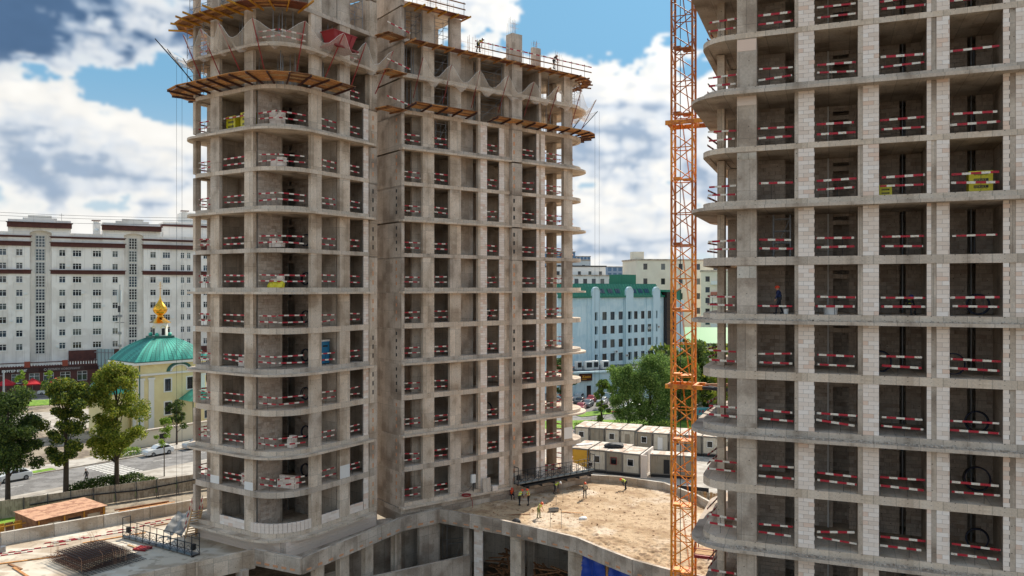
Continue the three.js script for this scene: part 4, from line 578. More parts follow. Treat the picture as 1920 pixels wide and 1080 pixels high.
// ---------- street furniture ----------
{
  const l = thing('lamp_post', 'tall grey lamp post on the boulevard beside the red parasols', 'lamp post', -110.5, 0, -171.5); put(l, 'pole', new MB().tube(V(0, 0, 0), V(0, 8.6, 0), .22, 8, .16), std({ color: col(150, 156, 160), roughness: .5 })); put(l, 'arm', new MB().tube(V(0, 7.4, 0), V(-3, 7.5, 0), .05, 6), M.steel); put(l, 'lamp_head', new MB().box(-3.2, 7.5, 0, .9, .14, .3), M.steel);
  const b = thing('billboard', 'back of a tall billboard frame standing behind the trees', 'billboard', -112, 0, -212, -.3); for (const x of [0, 3.6]) put(b, 'post', new MB().tube(V(x, 0, 0), V(x, 7.5, 0), .2, 8), M.steel); put(b, 'panel', new MB().bx(.6, 6.2, 4.8, 10.2, -.1, .1), std({ color: col(146, 170, 172), roughness: .5 })); for (let k = 0; k < 5; k++) put(b, 'rib', new MB().bx(.9 + k * 1.2, 1.05 + k * 1.2, 4.8, 10.2, .1, .2), M.steel); for (const y of [5.6, 9.2]) put(b, 'crossbeam', new MB().bx(0, 6.2, y, y + .2, .1, .3), M.steel);
  const a = thing('antenna_mast', 'slim antenna mast with panels in front of the apartment block', 'mast', -80.5, 0, -162); put(a, 'pole', new MB().tube(V(0, 0, 0), V(0, 27.2, 0), .24, 8, .12), std({ color: col(168, 168, 164) })); for (const [y, r] of [[20.5, .5], [17, .35], [14.4, .4]]) put(a, 'collar', new MB().tube(V(0, y, 0), V(0, y + .5, 0), r, 10), M.steel); for (const x of [-.35, .35]) put(a, 'antenna_panel', new MB().box(x, 24.8, .2, .3, 2.6, .22), std({ color: col(196, 202, 200) })); put(a, 'crossarm', new MB().tube(V(-.9, 19.4, 0), V(.9, 19.4, 0), .05, 5), M.steelDark); put(a, 'antenna_panel', new MB().box(0, 22.2, .25, .4, 1.3, .3), M.steelDark);
  const s = thing('street_lamp', 'thin dark lamp post on the pavement between the street trees', 'street lamp', -58.6, 0, -104.2); put(s, 'pole', new MB().tube(V(0, 0, 0), V(0, 8, 0), .09, 8, .06), M.steelDark); put(s, 'arm', new MB().tube(V(0, 8, 0), V(-1.4, 8.3, 0), .04, 5), M.steelDark); put(s, 'lamp_head', new MB().box(-1.6, 8.28, 0, .6, .1, .22), M.steelDark);
  // hoarding along the site
  const h = thing('site_hoarding', 'grey site hoarding of sheet panels running along the pavement', 'fence', -58.5, 0, -90, Math.atan2(12.7, 16.7)); M.sheet = std({ map: makeTex(256, 3, (u, v) => { const n = fbm(u * 6, v * 6, 4, 6, 990), s = vnoise(u * 30, v * 3, 30, 991); return mix3(mix3(RGB(176, 164, 144), RGB(142, 130, 112), sstep(.4, .7, n)), RGB(120, 106, 90), sstep(.65, .95, s) * .5); }), roughness: .7 });
  for (let k = -4; k < 12; k++) { const x = k * 2.4; put(h, 'panel', new MB().bx(x + .02, x + 2.36, .1, 2.2, -.03, .03), M.sheet); for (let j = 0; j < 6; j++) put(h, 'rib', new MB().bx(x + .2 + j * .38, x + .26 + j * .38, .1, 2.2, .03, .05), M.sheet); put(h, 'post', new MB().tube(V(x, 0, .12), V(x, 2.3, .12), .05, 6), M.steelDark); put(h, 'brace', new MB().tube(V(x, 1.9, .12), V(x, 0, 1.3), .035, 5), M.steelDark); }
  put(h, 'pipe_rail', new MB().path([V(3, 1.3, .25), V(9, 1.5, .3), V(15, 1.2, .3), V(24, 1.7, .25)], .09, 6), M.black);
  const sh = thing('site_shed', 'long low site shed under a rusty sheet roof', 'shed', -49.1, 0, -81.3, Math.atan2(5.8, 4.4)); put(sh, 'wall', new MB().bx(.1, 7.1, 0, 2.4, -.15, 0).bx(.1, 7.1, 0, 2.4, -5.3, -5.15).bx(.1, .25, 0, 2.4, -5.15, -.15).bx(6.95, 7.1, 0, 2.4, -5.15, -.15), M.timberDark); for (let i = 0; i < 4; i++) for (let j = 0; j < 2; j++) put(sh, 'roof_sheet', new MB().box(.9 + i * 1.83, 2.5 + j * .012 + (i % 2) * .008, -1.3 - j * 2.75, 1.82, .05, 2.8, 0, rr(-.01, .01)), M.rust); for (const x of [1.2, 3.2, 5.2]) put(sh, 'hatch', new MB().bx(x, x + 1.3, .5, 2, 0, .04), x === 3.2 ? M.black : M.sheet); for (const x of [.3, 2.8, 4.8, 6.9]) put(sh, 'post', new MB().bx(x - .06, x + .06, 0, 2.4, .05, .15), M.timberYellow);
  const st = thing('timber_stack', 'stack of stored timber planks between hoarding and terrace wall', 'timber', -43, 0, -92, .7); for (let k = 0; k < 26; k++) put(st, 'plank', new MB().box(rr(-.6, .6), .12 + Math.floor(k / 5) * .17, -.7 + (k % 5) * .32 + rr(-.05, .05), rr(5, 8), .14, .24, rr(-.05, .05)), pick([M.timber, M.timberPale, M.timberDark]));
  const dirt = new MB(); for (let k = 0; k < 900; k++) { const t = rnd(), x = -44 + t * 12 + rr(-2, 2), d = 88 + t * 9 + rr(-2.5, 2.5), s = rr(.1, .5); dirt.box(x, s * .2 + .5 * (1 - Math.abs(rr(-1, 1))), -d, s, s * .5, s, rr(0, 3), rr(0, .6)); } const dm = put(scene, 'earth_heap', dirt, std({ color: col(172, 120, 72) })); dm.userData.kind = 'stuff'; describe(dm, 'loose orange earth and scrap along the hoarding', 'earth heap');
  const g = thing('form_panel_rack', 'yellow edged formwork panels leaning beside the rusty roofed shed', 'formwork', -53.6, 0, -80.2, .8); for (let k = 0; k < 6; k++) put(g, 'panel', new MB().box(k * .8 - 1, 1.1, 0, .72, 2.2, .1, 0, -.15), k % 2 ? M.timberYellow : M.timberDark); put(g, 'rail', new MB().bx(-1.6, 3.6, 1.9, 2.02, .3, .4), M.timberYellow);
}
// ---------- pale blue building with green mansard ----------
{
  const B = thing('blue_office_building', 'pale blue office building with green mansard roof and rounded pilaster tops', 'building', 17.57, 0, -200, Math.atan2(.63, .776));
  const wall = std({ map: makeTex(256, 9, (u, v) => { const n = fbm(u * 4, v * 4, 4, 4, 1010), s = vnoise(u * 40, v * 3, 40, 1011); return mix3(mix3(RGB(216, 233, 237), RGB(198, 221, 228), sstep(.4, .7, n)), RGB(150, 184, 196), sstep(.7, 1, s) * .3); }) }), green = std({ map: makeTex(256, 6, (u, v) => mix3(RGB(24, 128, 100), RGB(16, 104, 82), fbm(u * 30, v * 4, 3, 0, 1015))), roughness: .45 }), trim = std({ color: col(206, 226, 232) }), dark = new THREE.MeshPhysicalMaterial({ color: col(44, 34, 34), roughness: .1 });
  const holes = [], xs = [[4.4, 5.4], [7.6, 9.2], [10.6, 12.2], [13.7, 15.3], [16.8, 18.3], [19.7, 21.1], [22.5, 23.9], [25.2, 26.6], [28, 28.7]];
  for (let i = 0; i < 5; i++) { const y = 19.2 - 3.62 * i; for (const [a, b] of xs) holes.push([a, b, y - 1.05, y + 1.05]); }
  put(B, 'wall', holedWall(rectPts(-8, 32, 0, 24.2), holes, .5), wall); put(B, 'wall', new MB().bx(-8, 32, 0, 24.2, -14, -.52), wall);
  for (const h of holes) windowUnit(B, ...h, 0, 1, 2, M.steelDark, .07, false);
  const sides = new MB(); sides.quad(V(-8, 24.2, .1), V(31.6, 24.2, .1), V(30.4, 27.6, -1.6), V(-8, 27.6, -1.6)).quad(V(31.6, 24.2, .1), V(31.6, 24.2, -14), V(30.4, 27.6, -12.5), V(30.4, 27.6, -1.6)); put(B, 'roof', sides, green); put(B, 'roof', new MB().bx(-8, 30.4, 27.45, 27.65, -12.5, -1.6), green);
  for (let x = -7.5; x < 31; x += 1.1) put(B, 'roof_seam', new MB().beam(V(x, 24.25, .14), V(x * .99, 27.6, -1.56), .08, .05), green);
  put(B, 'eave', new MB().bx(-8, 3.2, 24.0, 24.5, -.2, .5).bx(6.6, 16, 24.0, 24.5, -.2, .5).bx(19, 26.6, 24.0, 24.5, -.2, .5).bx(30, 32, 24.0, 24.5, -.2, .5), green);
  for (const [a, b] of [[3.4, 6.2], [16, 18.9], [26.9, 29.8]]) { const s = new THREE.Shape(); s.moveTo(a, 4); s.lineTo(b, 4); s.lineTo(b, 25.4); s.absarc((a + b) / 2, 25.4, (b - a) / 2, 0, Math.PI, false); s.lineTo(a, 4); for (const h of holes) if (h[0] > a && h[1] < b) { const p = new THREE.Path(); p.moveTo(h[0], h[2]); p.lineTo(h[1], h[2]); p.lineTo(h[1], h[3]); p.lineTo(h[0], h[3]); p.closePath(); s.holes.push(p); } put(B, 'pilaster', new THREE.ExtrudeGeometry(s, { depth: .5, bevelEnabled: false, curveSegments: 16 }).translate(0, 0, .002), trim); const t = new THREE.TorusGeometry((b - a) / 2 - .15, .12, 5, 16, Math.PI); put(B, 'arch_moulding', t, wall, (a + b) / 2, 25.4, .55); }
  for (const x of [7.6, 10.6, 13.4, 19.8, 22.4, 24.9]) for (const o of [0, 1]) put(B, 'skylight', new MB().box(x + o * .9, 25.7, -.62, .8, 1.3, .12, 0, -.46), M.panes[4]);
  put(B, 'glazed_bay', new MB().bx(31.8, 35, 0, 25.4, -6, 1.2), dark); for (let i = 0; i < 9; i++) put(B, 'bay_mullion', new MB().bx(31.7, 35.1, 1 + i * 2.8, 1.15 + i * 2.8, 1.18, 1.3), M.steelDark); put(B, 'bay_hood', new MB().bx(31.2, 35.6, 25.4, 26, -6, 1.6), green);
  put(B, 'roof_house', new MB().bx(19.5, 26, 27.6, 30.2, -9, -5), green); put(B, 'wall', new MB().bx(35.2, 42, 0, 23, -14, -1), wall); put(B, 'roof', new MB().bx(35.2, 42, 23, 26, -13, -2), green);
  for (const [x, y] of [[12.4, 9.8], [16.4, 8.6], [25.5, 15.6], [29.2, 15.8], [20, 5.4]]) { const ac = put(B, 'air_conditioner', new MB().box(x, y, .4, .9, .65, .4), M.white); put(ac, 'fan_grille', new THREE.CylinderGeometry(.24, .24, .04, 12).rotateX(Math.PI / 2), M.steelDark, x - .1, y, .61); }
  for (const x of [2, 15.6, 24.6]) put(B, 'downpipe', new MB().tube(V(x, 0, .2), V(x, 24, .2), .1, 6), trim);
  // low restaurant wing
  const R = thing('restaurant_annex', 'low pale blue restaurant building with a brown sign over the door', 'building', 16.9, 0, -188, .35); put(R, 'wall', new MB().bx(-4, 14, 0, 6.2, -7, 0), wall); put(R, 'roof', new MB().bx(-4.4, 14.4, 6.2, 6.6, -7.4, .5), trim); put(R, 'roof', new MB().bx(-4.2, 22, 6.62, 6.8, -11, -.5), std({ color: col(84, 86, 90) }));
  const c = document.createElement('canvas'); c.width = 512; c.height = 192; const g = c.getContext('2d'); g.fillStyle = 'rgb(74,34,20)'; g.fillRect(0, 0, 512, 192); g.fillStyle = 'rgb(240,170,40)'; g.font = 'bold italic 110px serif'; g.fillText('Жанто', 70, 118); g.fillRect(60, 150, 220, 10); const tx = new THREE.CanvasTexture(c); tx.colorSpace = THREE.SRGBColorSpace; const sg = put(R, 'sign', new MB().bx(-1, 2.2, 4.4, 6.1, .02, .5), std({ color: col(74, 34, 20) })); put(sg, 'sign_face', new THREE.PlaneGeometry(3.1, 1.6), std({ map: tx }), .6, 5.25, .52);
  put(R, 'door', new MB().bx(1.0, 2.1, 0, 3.2, -.05, .06), dark); put(R, 'door', new THREE.CylinderGeometry(.55, .55, .1, 16, 1, false, -Math.PI / 2, Math.PI).rotateX(Math.PI / 2), dark, 1.55, 3.2, .02); put(R, 'awning', new THREE.ConeGeometry(1.1, .8, 4).rotateY(.78), green, 4.9, 4.2, .8); for (const [x, z, w] of [[-2.6, -3, 1.6], [.4, -3.4, 1.4], [2.6, -2.6, 2], [4.6, -3, 1.6], [7, -2.4, 1.8]]) { const u = put(R, 'roof_unit', new MB().box(x, 7.8, z, w, 2, 1.4), M.white); put(u, 'fan_grille', new MB().box(x, 7.9, z + .72, w * .7, 1.2, .06), M.steelDark); }
  const py = thing('glass_pyramid', 'small glazed pyramid skylight beyond the green willow', 'skylight', 35.4, 0, -190, .5); put(py, 'base', new MB().bx(-2.6, 2.6, 0, 6.4, -2.6, 2.6), wall); put(py, 'glass', new THREE.ConeGeometry(3.3, 4.2, 4).rotateY(Math.PI / 4), std({ color: col(96, 176, 206), roughness: .15 }), 0, 8.5, 0);
}
// ---------- distant town ----------
function farBlock(name, label, x, d, ry, w, h, dp, mat, rows, cols, opt = {}) {
  const B = thing(name, label, 'building', x, 0, -d, ry), { wy = h - 3.4, pitch = 3.3, ww = 1.3, wh = 1.6, frame = M.frameW, pane, cap = M.concGrey } = opt, holes = [];
  for (let i = 0; i < rows; i++) for (let j = 0; j < cols; j++) { const cx = -w / 2 + w * (j + .5) / cols, y = wy - i * pitch; holes.push([cx - ww / 2, cx + ww / 2, y, y + wh]); }
  put(B, 'wall', holedWall(rectPts(-w / 2, w / 2, 0, h), holes, .4), mat); put(B, 'wall', new MB().bx(-w / 2, w / 2, 0, h, -dp, -.42), mat); for (const q of holes) put(B, 'window', new MB().bx(q[0], q[1], q[2], q[3], -.4, -.3), pane || pick(M.panes));
  put(B, 'parapet', new MB().bx(-w / 2 - .3, w / 2 + .3, h, h + .5, -dp - .3, .3), cap); return B;
}
{
  const cream = std({ map: makeTex(256, 12, (u, v) => mix3(RGB(236, 228, 208), RGB(220, 210, 190), fbm(u * 5, v * 5, 4, 5, 1100))) }), white = std({ color: col(226, 226, 222) }), blueGlass = std({ color: col(84, 118, 150), roughness: .25 }), blueGrey = std({ color: col(150, 166, 184) }), redTrim = std({ color: col(176, 110, 92) });
  const b1 = farBlock('cream_block', 'plain cream apartment block behind the green roof and crane mast', 62, 290, .18, 34, 36.6, 16, cream, 4, 5, { ww: 1.6, wh: 2.2, pitch: 5.4 }); put(b1, 'roof_house', new MB().bx(-16, -12, 36.6, 40, -10, -6), cream);
  const b2 = farBlock('apartment_tower', 'cream apartment tower with reddish balconies behind the crane', 74, 262, -.25, 22, 32, 16, cream, 7, 5, { ww: 1.4, wh: 1.8, pitch: 3.6 }); for (let i = 0; i < 7; i++) for (const x of [-6.6, 2.2]) put(b2, 'balcony', new MB().bx(x - 1.2, x + 1.2, 27.6 - i * 3.6, 28.8 - i * 3.6, 0, 1.1), i % 2 ? redTrim : white);
  farBlock('pale_block', 'pale apartment block seen between the end columns beside the crane', 96, 268, -.5, 20, 34, 14, white, 7, 5, { pitch: 3.6 });
  farBlock('white_terrace_block', 'white stepped office block behind the green mansard roof', 36, 300, .2, 34, 31, 18, white, 3, 10, { ww: 1.6, wh: 2.4, pitch: 4 }); farBlock('white_setback_block', 'white upper block with dark cornice left of the stepped office', 27, 316, .2, 22, 35, 16, white, 4, 5, { cap: M.steelDark });
  farBlock('white_upper_storey', 'white topmost setback below the blue glass tower', 25, 332, .2, 16, 38, 12, white, 1, 3);
  farBlock('blue_glass_tower', 'blue grey glass tower rising above the white office block', 44, 640, .1, 40, 52, 26, blueGrey, 8, 14, { ww: 1.8, wh: 3.2, pitch: 5, pane: blueGlass }); farBlock('slate_tower', 'slate blue high rise on the skyline left of the cream block', 99, 660, .15, 40, 44, 26, blueGrey, 8, 9, { ww: 3, wh: 3, pitch: 4.6, pane: blueGlass }); farBlock('blue_tower_block', 'dark blue tower block seen through the open tower end', 32, 560, .1, 26, 52, 20, blueGlass, 9, 6, { pitch: 5, wh: 3 });
  farBlock('skyline_block', 'grey skyline block behind the white apartment towers', -150, 420, .3, 40, 52, 18, white, 6, 8, { pitch: 4 }); farBlock('skyline_slab', 'long pale slab on the skyline beyond the right hand tower', 190, 420, -.3, 80, 40, 18, cream, 6, 18, { pitch: 4.5 });
  const gb = thing('green_roof_hall', 'low hall with pale green sheet roof beyond the trees by the crane', 'building', 62, 0, -236, -.15); put(gb, 'wall', new MB().bx(-16, 16, 0, 10, -14, 0), cream); const gr = new MB(); gr.quad(V(-17, 10, .8), V(17, 10, .8), V(16, 14.4, -7), V(-16, 14.4, -7)).quad(V(17, 10, -15), V(-17, 10, -15), V(-16, 14.4, -7), V(16, 14.4, -7)).tri(V(17, 10, .8), V(17, 10, -15), V(16, 14.4, -7)).tri(V(-17, 10, -15), V(-17, 10, .8), V(-16, 14.4, -7)); put(gb, 'roof', gr, std({ color: col(130, 186, 116), roughness: .4 })); for (let k = 0; k < 9; k++) put(gb, 'window', new MB().bx(-14 + k * 3.2, -12.4 + k * 3.2, 4, 8, 0, .06), pick(M.panes));
  // tree belts that close the horizon
  const belt = (label, x0, x1, d0, d1, h, n, seed) => { const p = []; for (let k = 0; k < n; k++) { const x = rr(x0, x1), d = rr(d0, d1), hh = h * (.55 + .6 * vnoise(x * .06, d * .06, 0, seed)); p.push([x, Math.pow(rnd(), .5) * hh, -d]); } const m = put(scene, 'distant_wood', leafMesh(p, .9, GREENS.dark.concat(GREENS.lime)), M.leaf); m.userData.kind = 'stuff'; describe(m, label, 'wood'); };
  belt('far belt of trees between the blue building and the cream blocks', 40, 130, 226, 250, 13, 5200, 71); belt('far belt of trees beyond the apartment block and towers', -420, 420, 700, 900, 22, 9000, 72); belt('dense trees behind the cabins beside the crane foot', 34, 70, 160, 200, 12, 5200, 73);
}
// ---------- trees and cars by the car park ----------
tree('willow_tree', 'large drooping willow in full leaf left of the crane mast', 26.6, 152, 14.6, 5.6, { pal: GREENS.willow, leaves: 32000, size: .16, base: .12, droop: 1, clumps: 64, narrowTop: .7 });
tree('willow_tree', 'second drooping willow partly behind the crane mast', 33.5, 158, 13.4, 4.4, { pal: GREENS.willow, leaves: 20000, size: .16, base: .14, droop: 1, clumps: 44 });
tree('willow_tree', 'lower leafy willow spreading towards the young poplar', 22.2, 150.5, 12.6, 4, { pal: GREENS.willow, leaves: 18000, size: .16, base: .1, droop: 1, clumps: 40, narrowTop: .6 });
tree('poplar_tree', 'narrow young poplar above the cabin roofs by the tower end', 17, 150, 9.2, 1.9, { pal: GREENS.fresh.concat(GREENS.dark), leaves: 7000, size: .14, base: .1, clumps: 24 });
tree('birch_tree', 'small round tree between the restaurant door and the willow', 22.5, 176, 9.6, 2.6, { pal: GREENS.fresh, leaves: 5200, size: .15, base: .3, clumps: 22 });
tree('lime_tree', 'dark tree seen through the lower open storeys of the tower end', 11.2, 178, 11, 3.4, { pal: GREENS.dark, leaves: 4200, base: .2 }); tree('lime_tree', 'leafy tree seen between the end columns beside the crane', 42, 148, 12, 4.2, { pal: GREENS.lime, leaves: 14000, size: .16, base: .15 }); tree('lime_tree', 'dark tree behind the crane mast by the blue sign', 38.5, 166, 15, 5, { pal: GREENS.dark, leaves: 14000, size: .17, base: .15 });
for (const [x, d, w, h, l] of [[14.6, 147, 6, 1.8, 'sunny shrubs between the cabin roofs and the young poplar'], [20.2, 146, 4, 1.6, 'sunny shrubs below the willow beside the cabin roofs'], [28, 145, 5, 2.2, 'dense shrubs at the foot of the large willow']]) bush('shrub', l, x, d, w, h, 2, .2, 1500, GREENS.fresh.concat(GREENS.dark));
const fl = new MB(); for (let k = 0; k < 160; k++) fl.box(rr(-1.6, 1.6), rr(.12, .3), rr(-.5, .5), .14, .12, .14, rr(0, 3)); { const m = solo('flower_bed', 'bed of red flowers on the small lawn by the lamp', 'flower bed', fl, std({ color: col(170, 24, 34) }), 22.4, .1, -167.5, .5); m.userData.kind = 'stuff'; }
for (const [m, x, d, r, l] of [[P_RED, 14.9, 171, 1.3, 'red tailed dark car nearest the tower end in the car park'], [P_GREY, 16.9, 176, 1.2, 'grey car in the front row of the car park'], [P_BLACK, 15.4, 179.5, 1.2, 'black car in the middle of the car park'], [P_RED, 18.4, 183, 1.2, 'red car between two pale cars in the car park'], [P_SILVER, 15.8, 186.5, 1.2, 'silver car farthest back by the restaurant lawn'], [P_SILVER, 20.6, 180, 1.2, 'silver car behind the young poplar'], [P_WHITE, 25.6, 172, .5, 'white car facing the lamp post in the car park'], [P_WHITE, 24.6, 137, .15, 'white car parked behind the cabins below the willow'], [P_WHITE, 28.8, 136, .15, 'white estate car by the crane mast behind the cabins'], [P_BLACK, 36.2, 139, -.3, 'black car behind the crane mast by the blue sign']]) car(l, m, x, d, r);
{ const l = thing('lamp_post', 'grey lamp post with two arms beside the red flower bed', 'lamp post', 21.1, 0, -164.5); put(l, 'pole', new MB().tube(V(0, 0, 0), V(0, 4.6, 0), .11, 8, .08), M.steel); put(l, 'arm', new MB().tube(V(0, 4.4, 0), V(-1.7, 4.7, 0), .05, 5).tube(V(0, 4.5, 0), V(1.5, 5.4, 0), .05, 5), M.steel); put(l, 'lamp_head', new MB().box(-1.9, 4.7, 0, .7, .1, .25), M.white);
  const c = document.createElement('canvas'); c.width = 512; c.height = 128; const g = c.getContext('2d'); g.fillStyle = 'rgb(80,150,176)'; g.fillRect(0, 0, 512, 128); g.font = 'bold 84px sans-serif'; g.fillStyle = 'rgb(40,52,60)'; g.fillText('РАБОТНИК', 20, 95); g.fillStyle = 'rgb(170,40,44)'; g.fillText('РА', 20, 95); const t = new THREE.CanvasTexture(c); t.colorSpace = THREE.SRGBColorSpace;
  const s = thing('roadside_kiosk', 'roadside stand with a pale blue lettered sign behind the crane mast', 'kiosk', 38.8, 0, -153, .1); put(s, 'sign_board', new MB().bx(-3.2, 3.2, 1.9, 3.3, -.1, .1), std({ color: col(80, 150, 176) })); put(s, 'lettering', new THREE.PlaneGeometry(6, 1.3), std({ map: t }), 0, 2.6, .11); for (const x of [-2.9, -1, 1, 2.9]) put(s, 'post', new MB().box(x, .95, 0, .14, 1.9, .14), M.steelDark); put(s, 'poster', new MB().bx(-2.8, -1.2, .4, 1.7, -.03, .03).bx(-.8, .8, .4, 1.7, -.03, .03), M.white); }
// ---------- site cabins ----------
{
  M.cabinWall = std({ map: makeTex(256, 3, (u, v) => { const n = fbm(u * 6, v * 6, 4, 6, 1200), s = vnoise(u * 40, v * 3, 40, 1201); return mix3(mix3(RGB(210, 203, 188), RGB(190, 181, 164), n), RGB(140, 120, 96), sstep(.72, .97, s) * .5); }), roughness: .7 }); M.cabinRoof = std({ map: makeTex(256, 6, (u, v) => { const n = fbm(u * 6, v * 6, 5, 6, 1210); return mix3(mix3(RGB(206, 194, 178), RGB(176, 156, 136), sstep(.42, .62, n)), RGB(164, 106, 74), sstep(.62, .72, fbm(u * 9, v * 9, 4, 9, 1211)) * .8); }), roughness: .85 }); M.cabinFrame = std({ color: col(112, 108, 102), roughness: .7 }); M.cabinYellow = std({ color: col(206, 158, 44), roughness: .6 }); M.cabinGrey = std({ map: M.cabinWall.map, color: col(190, 186, 180), roughness: .7 });
  const cabin = (label, x, d, ry, w, L, h, mat, opt = {}) => { // front (w wide) faces the viewer, L deep
    const c = thing('site_cabin', label, 'cabin', x, opt.y ?? .45, -d, ry); put(c, 'wall', new MB().bx(0, w, .1, h, -L, 0), mat); for (let k = 0; k < w / .3 - .5; k++) put(c, 'cladding_rib', new MB().bx(.12 + k * .3, .18 + k * .3, .15, h - .1, 0, .025), mat);
    put(c, 'frame', new MB().bx(-.06, .08, 0, h, -.05, .05).bx(w - .08, w + .06, 0, h, -.05, .05).bx(-.06, w + .06, 0, .14, -.05, .06).bx(-.06, w + .06, h - .12, h + .06, -.05, .06).bx(-.06, .08, h - .1, h + .06, -L, -.05).bx(w - .08, w + .06, h - .1, h + .06, -L, -.05), M.cabinFrame); for (const q of [.3, L - .4]) put(c, 'skid', new MB().bx(0, w, opt.y === 0 ? 0 : -.45, 0.02, -q - .15, -q + .15), M.steelDark); put(c, 'roof', new MB().bx(-.02, w + .02, h + .02, h + .1, -L, -.02), M.cabinRoof);
    if (opt.win) { const f = put(c, 'window', new MB().bx(w * .3, w * .3 + .8, 1.1, 2, .01, .04), M.carGlass); put(f, 'frame', new MB().bx(w * .3 - .08, w * .3, 1.02, 2.08, .01, .07).bx(w * .3 + .8, w * .3 + .88, 1.02, 2.08, .01, .07).bx(w * .3, w * .3 + .8, 2, 2.08, .01, .07).bx(w * .3, w * .3 + .8, 1.02, 1.1, .01, .07), opt.win); } if (opt.door) put(c, 'door', new MB().bx(w * .3, w * .3 + .8, .15, 2.1, .02, .06), opt.door); return c; };
  cabin('yellow fronted cabin beside the tower end', 8.7, 114.6, -.42, 2.4, 6, 2.8, M.cabinYellow); cabin('cream cabin with a white framed window between yellow and grey ones', 11.15, 113.4, -.42, 2.35, 6, 2.8, M.cabinWall, { win: M.frameW }); cabin('grey beige cabin with a dark red framed window', 13.4, 112.3, -.42, 2.35, 6, 2.8, M.cabinGrey, { win: M.redOxide }); cabin('cream cabin with a narrow pale window before the block wall', 15.6, 111.2, -.42, 2.4, 5, 2.75, M.cabinWall, { win: M.white });
  cabin('long weathered cabin set sideways behind the crane mast', 19.4, 110.6, -.26, 6.1, 2.5, 2.7, M.cabinGrey, { door: M.black });
  const names = ['pale cabin with blue corner posts nearest the tower end', 'second cabin of the rear row with paper notices', 'third cabin of the rear row with a red door edge', 'fourth cabin of the rear row beside the dividing wall', 'fifth cabin of the rear row with a rusty roof patch', 'sixth cabin of the rear row with a pale door', 'seventh cabin of the rear row behind the crane mast', 'eighth cabin of the rear row seen through the crane mast', 'ninth cabin of the rear row beside the tower balconies', 'tenth cabin of the rear row between the end columns']; names.forEach((l, k) => cabin(l, 10.6 + k * 2.42, 132.6 - k * .95 + (k > 3 ? -1 : 0), -.37, 2.36, 6, 2.7, k % 3 === 1 ? M.cabinGrey : M.cabinWall, k % 2 ? { door: k === 5 ? M.white : M.cabinGrey } : { win: M.frameW }));
  const w = thing('block_wall', 'white block fire wall standing between two cabins', 'wall', 17.95, 0, -110.2, -.42); const bs = new MB(); for (const b of blockRect([], 0, .9, 0, 3.2, 0)) bs.bx(b[0], b[1], b[2], b[3], -.2, rr(-.01, .02)); for (const b of blockRect([], 0, 6.4, 0, 3.2, 0)) bs.box(.1 + rr(-.01, .01), (b[2] + b[3]) / 2, -.25 - (b[0] + b[1]) / 2, .2, b[3] - b[2], b[1] - b[0]); put(w, 'blockwork', bs, M.blocks[0]).userData.kind = 'stuff';
  solo('roof_bundle', 'black tarpaulin bundle lying on a cabin roof', 'bundle', (() => { const g = new THREE.IcosahedronGeometry(.9, 3), p = g.attributes.position; for (let i = 0; i < p.count; i++) { const x = p.getX(i), y = p.getY(i), z = p.getZ(i), n = .7 + .6 * fbm(x * 2 + 9, y * 2 + z * 2, 3, 0, 1300); p.setXYZ(i, x * 1.5 * n, Math.max(-.2, y * .6 * n), z * n); } g.computeVertexNormals(); return g; })(), M.black, 14.9, 3.55, -114.6); solo('roof_sheet', 'white foam sheet lying on the yellow cabin roof', 'sheet', new MB().box(0, 0, 0, 2.4, .1, .8, .3), M.white, 10.6, 3.43, -116.5);
  const t = thing('cabin_underside', 'dark panel strip standing in for the shade below the front cabins', 'fence', 8, 0, -108.6, -.42); for (let k = 0; k < 9; k++) put(t, 'panel', new MB().bx(k * 2.1, k * 2.1 + 2.0, 0, .9, -.04, .04), k % 3 ? M.steelDark : M.sheet);  // dark panels added as the shaded underside of the cabins
}

{ // board fence beyond the curved parapet
  const f = thing('board_fence', 'weathered board fence beyond the podium parapet beside the crane', 'fence', 21.5, 0, -93, -.45); for (let k = 0; k < 40; k++) put(f, 'board', new MB().bx(k * .36, k * .36 + .33, 0, 2.6 + rr(-.05, .05), -.03, rr(-.01, .02)), pick([M.sheet, M.timberPale, M.sheet])); for (const y of [.6, 2]) put(f, 'rail', new MB().bx(0, 14.4, y, y + .1, -.1, -.03), M.timberDark);
}
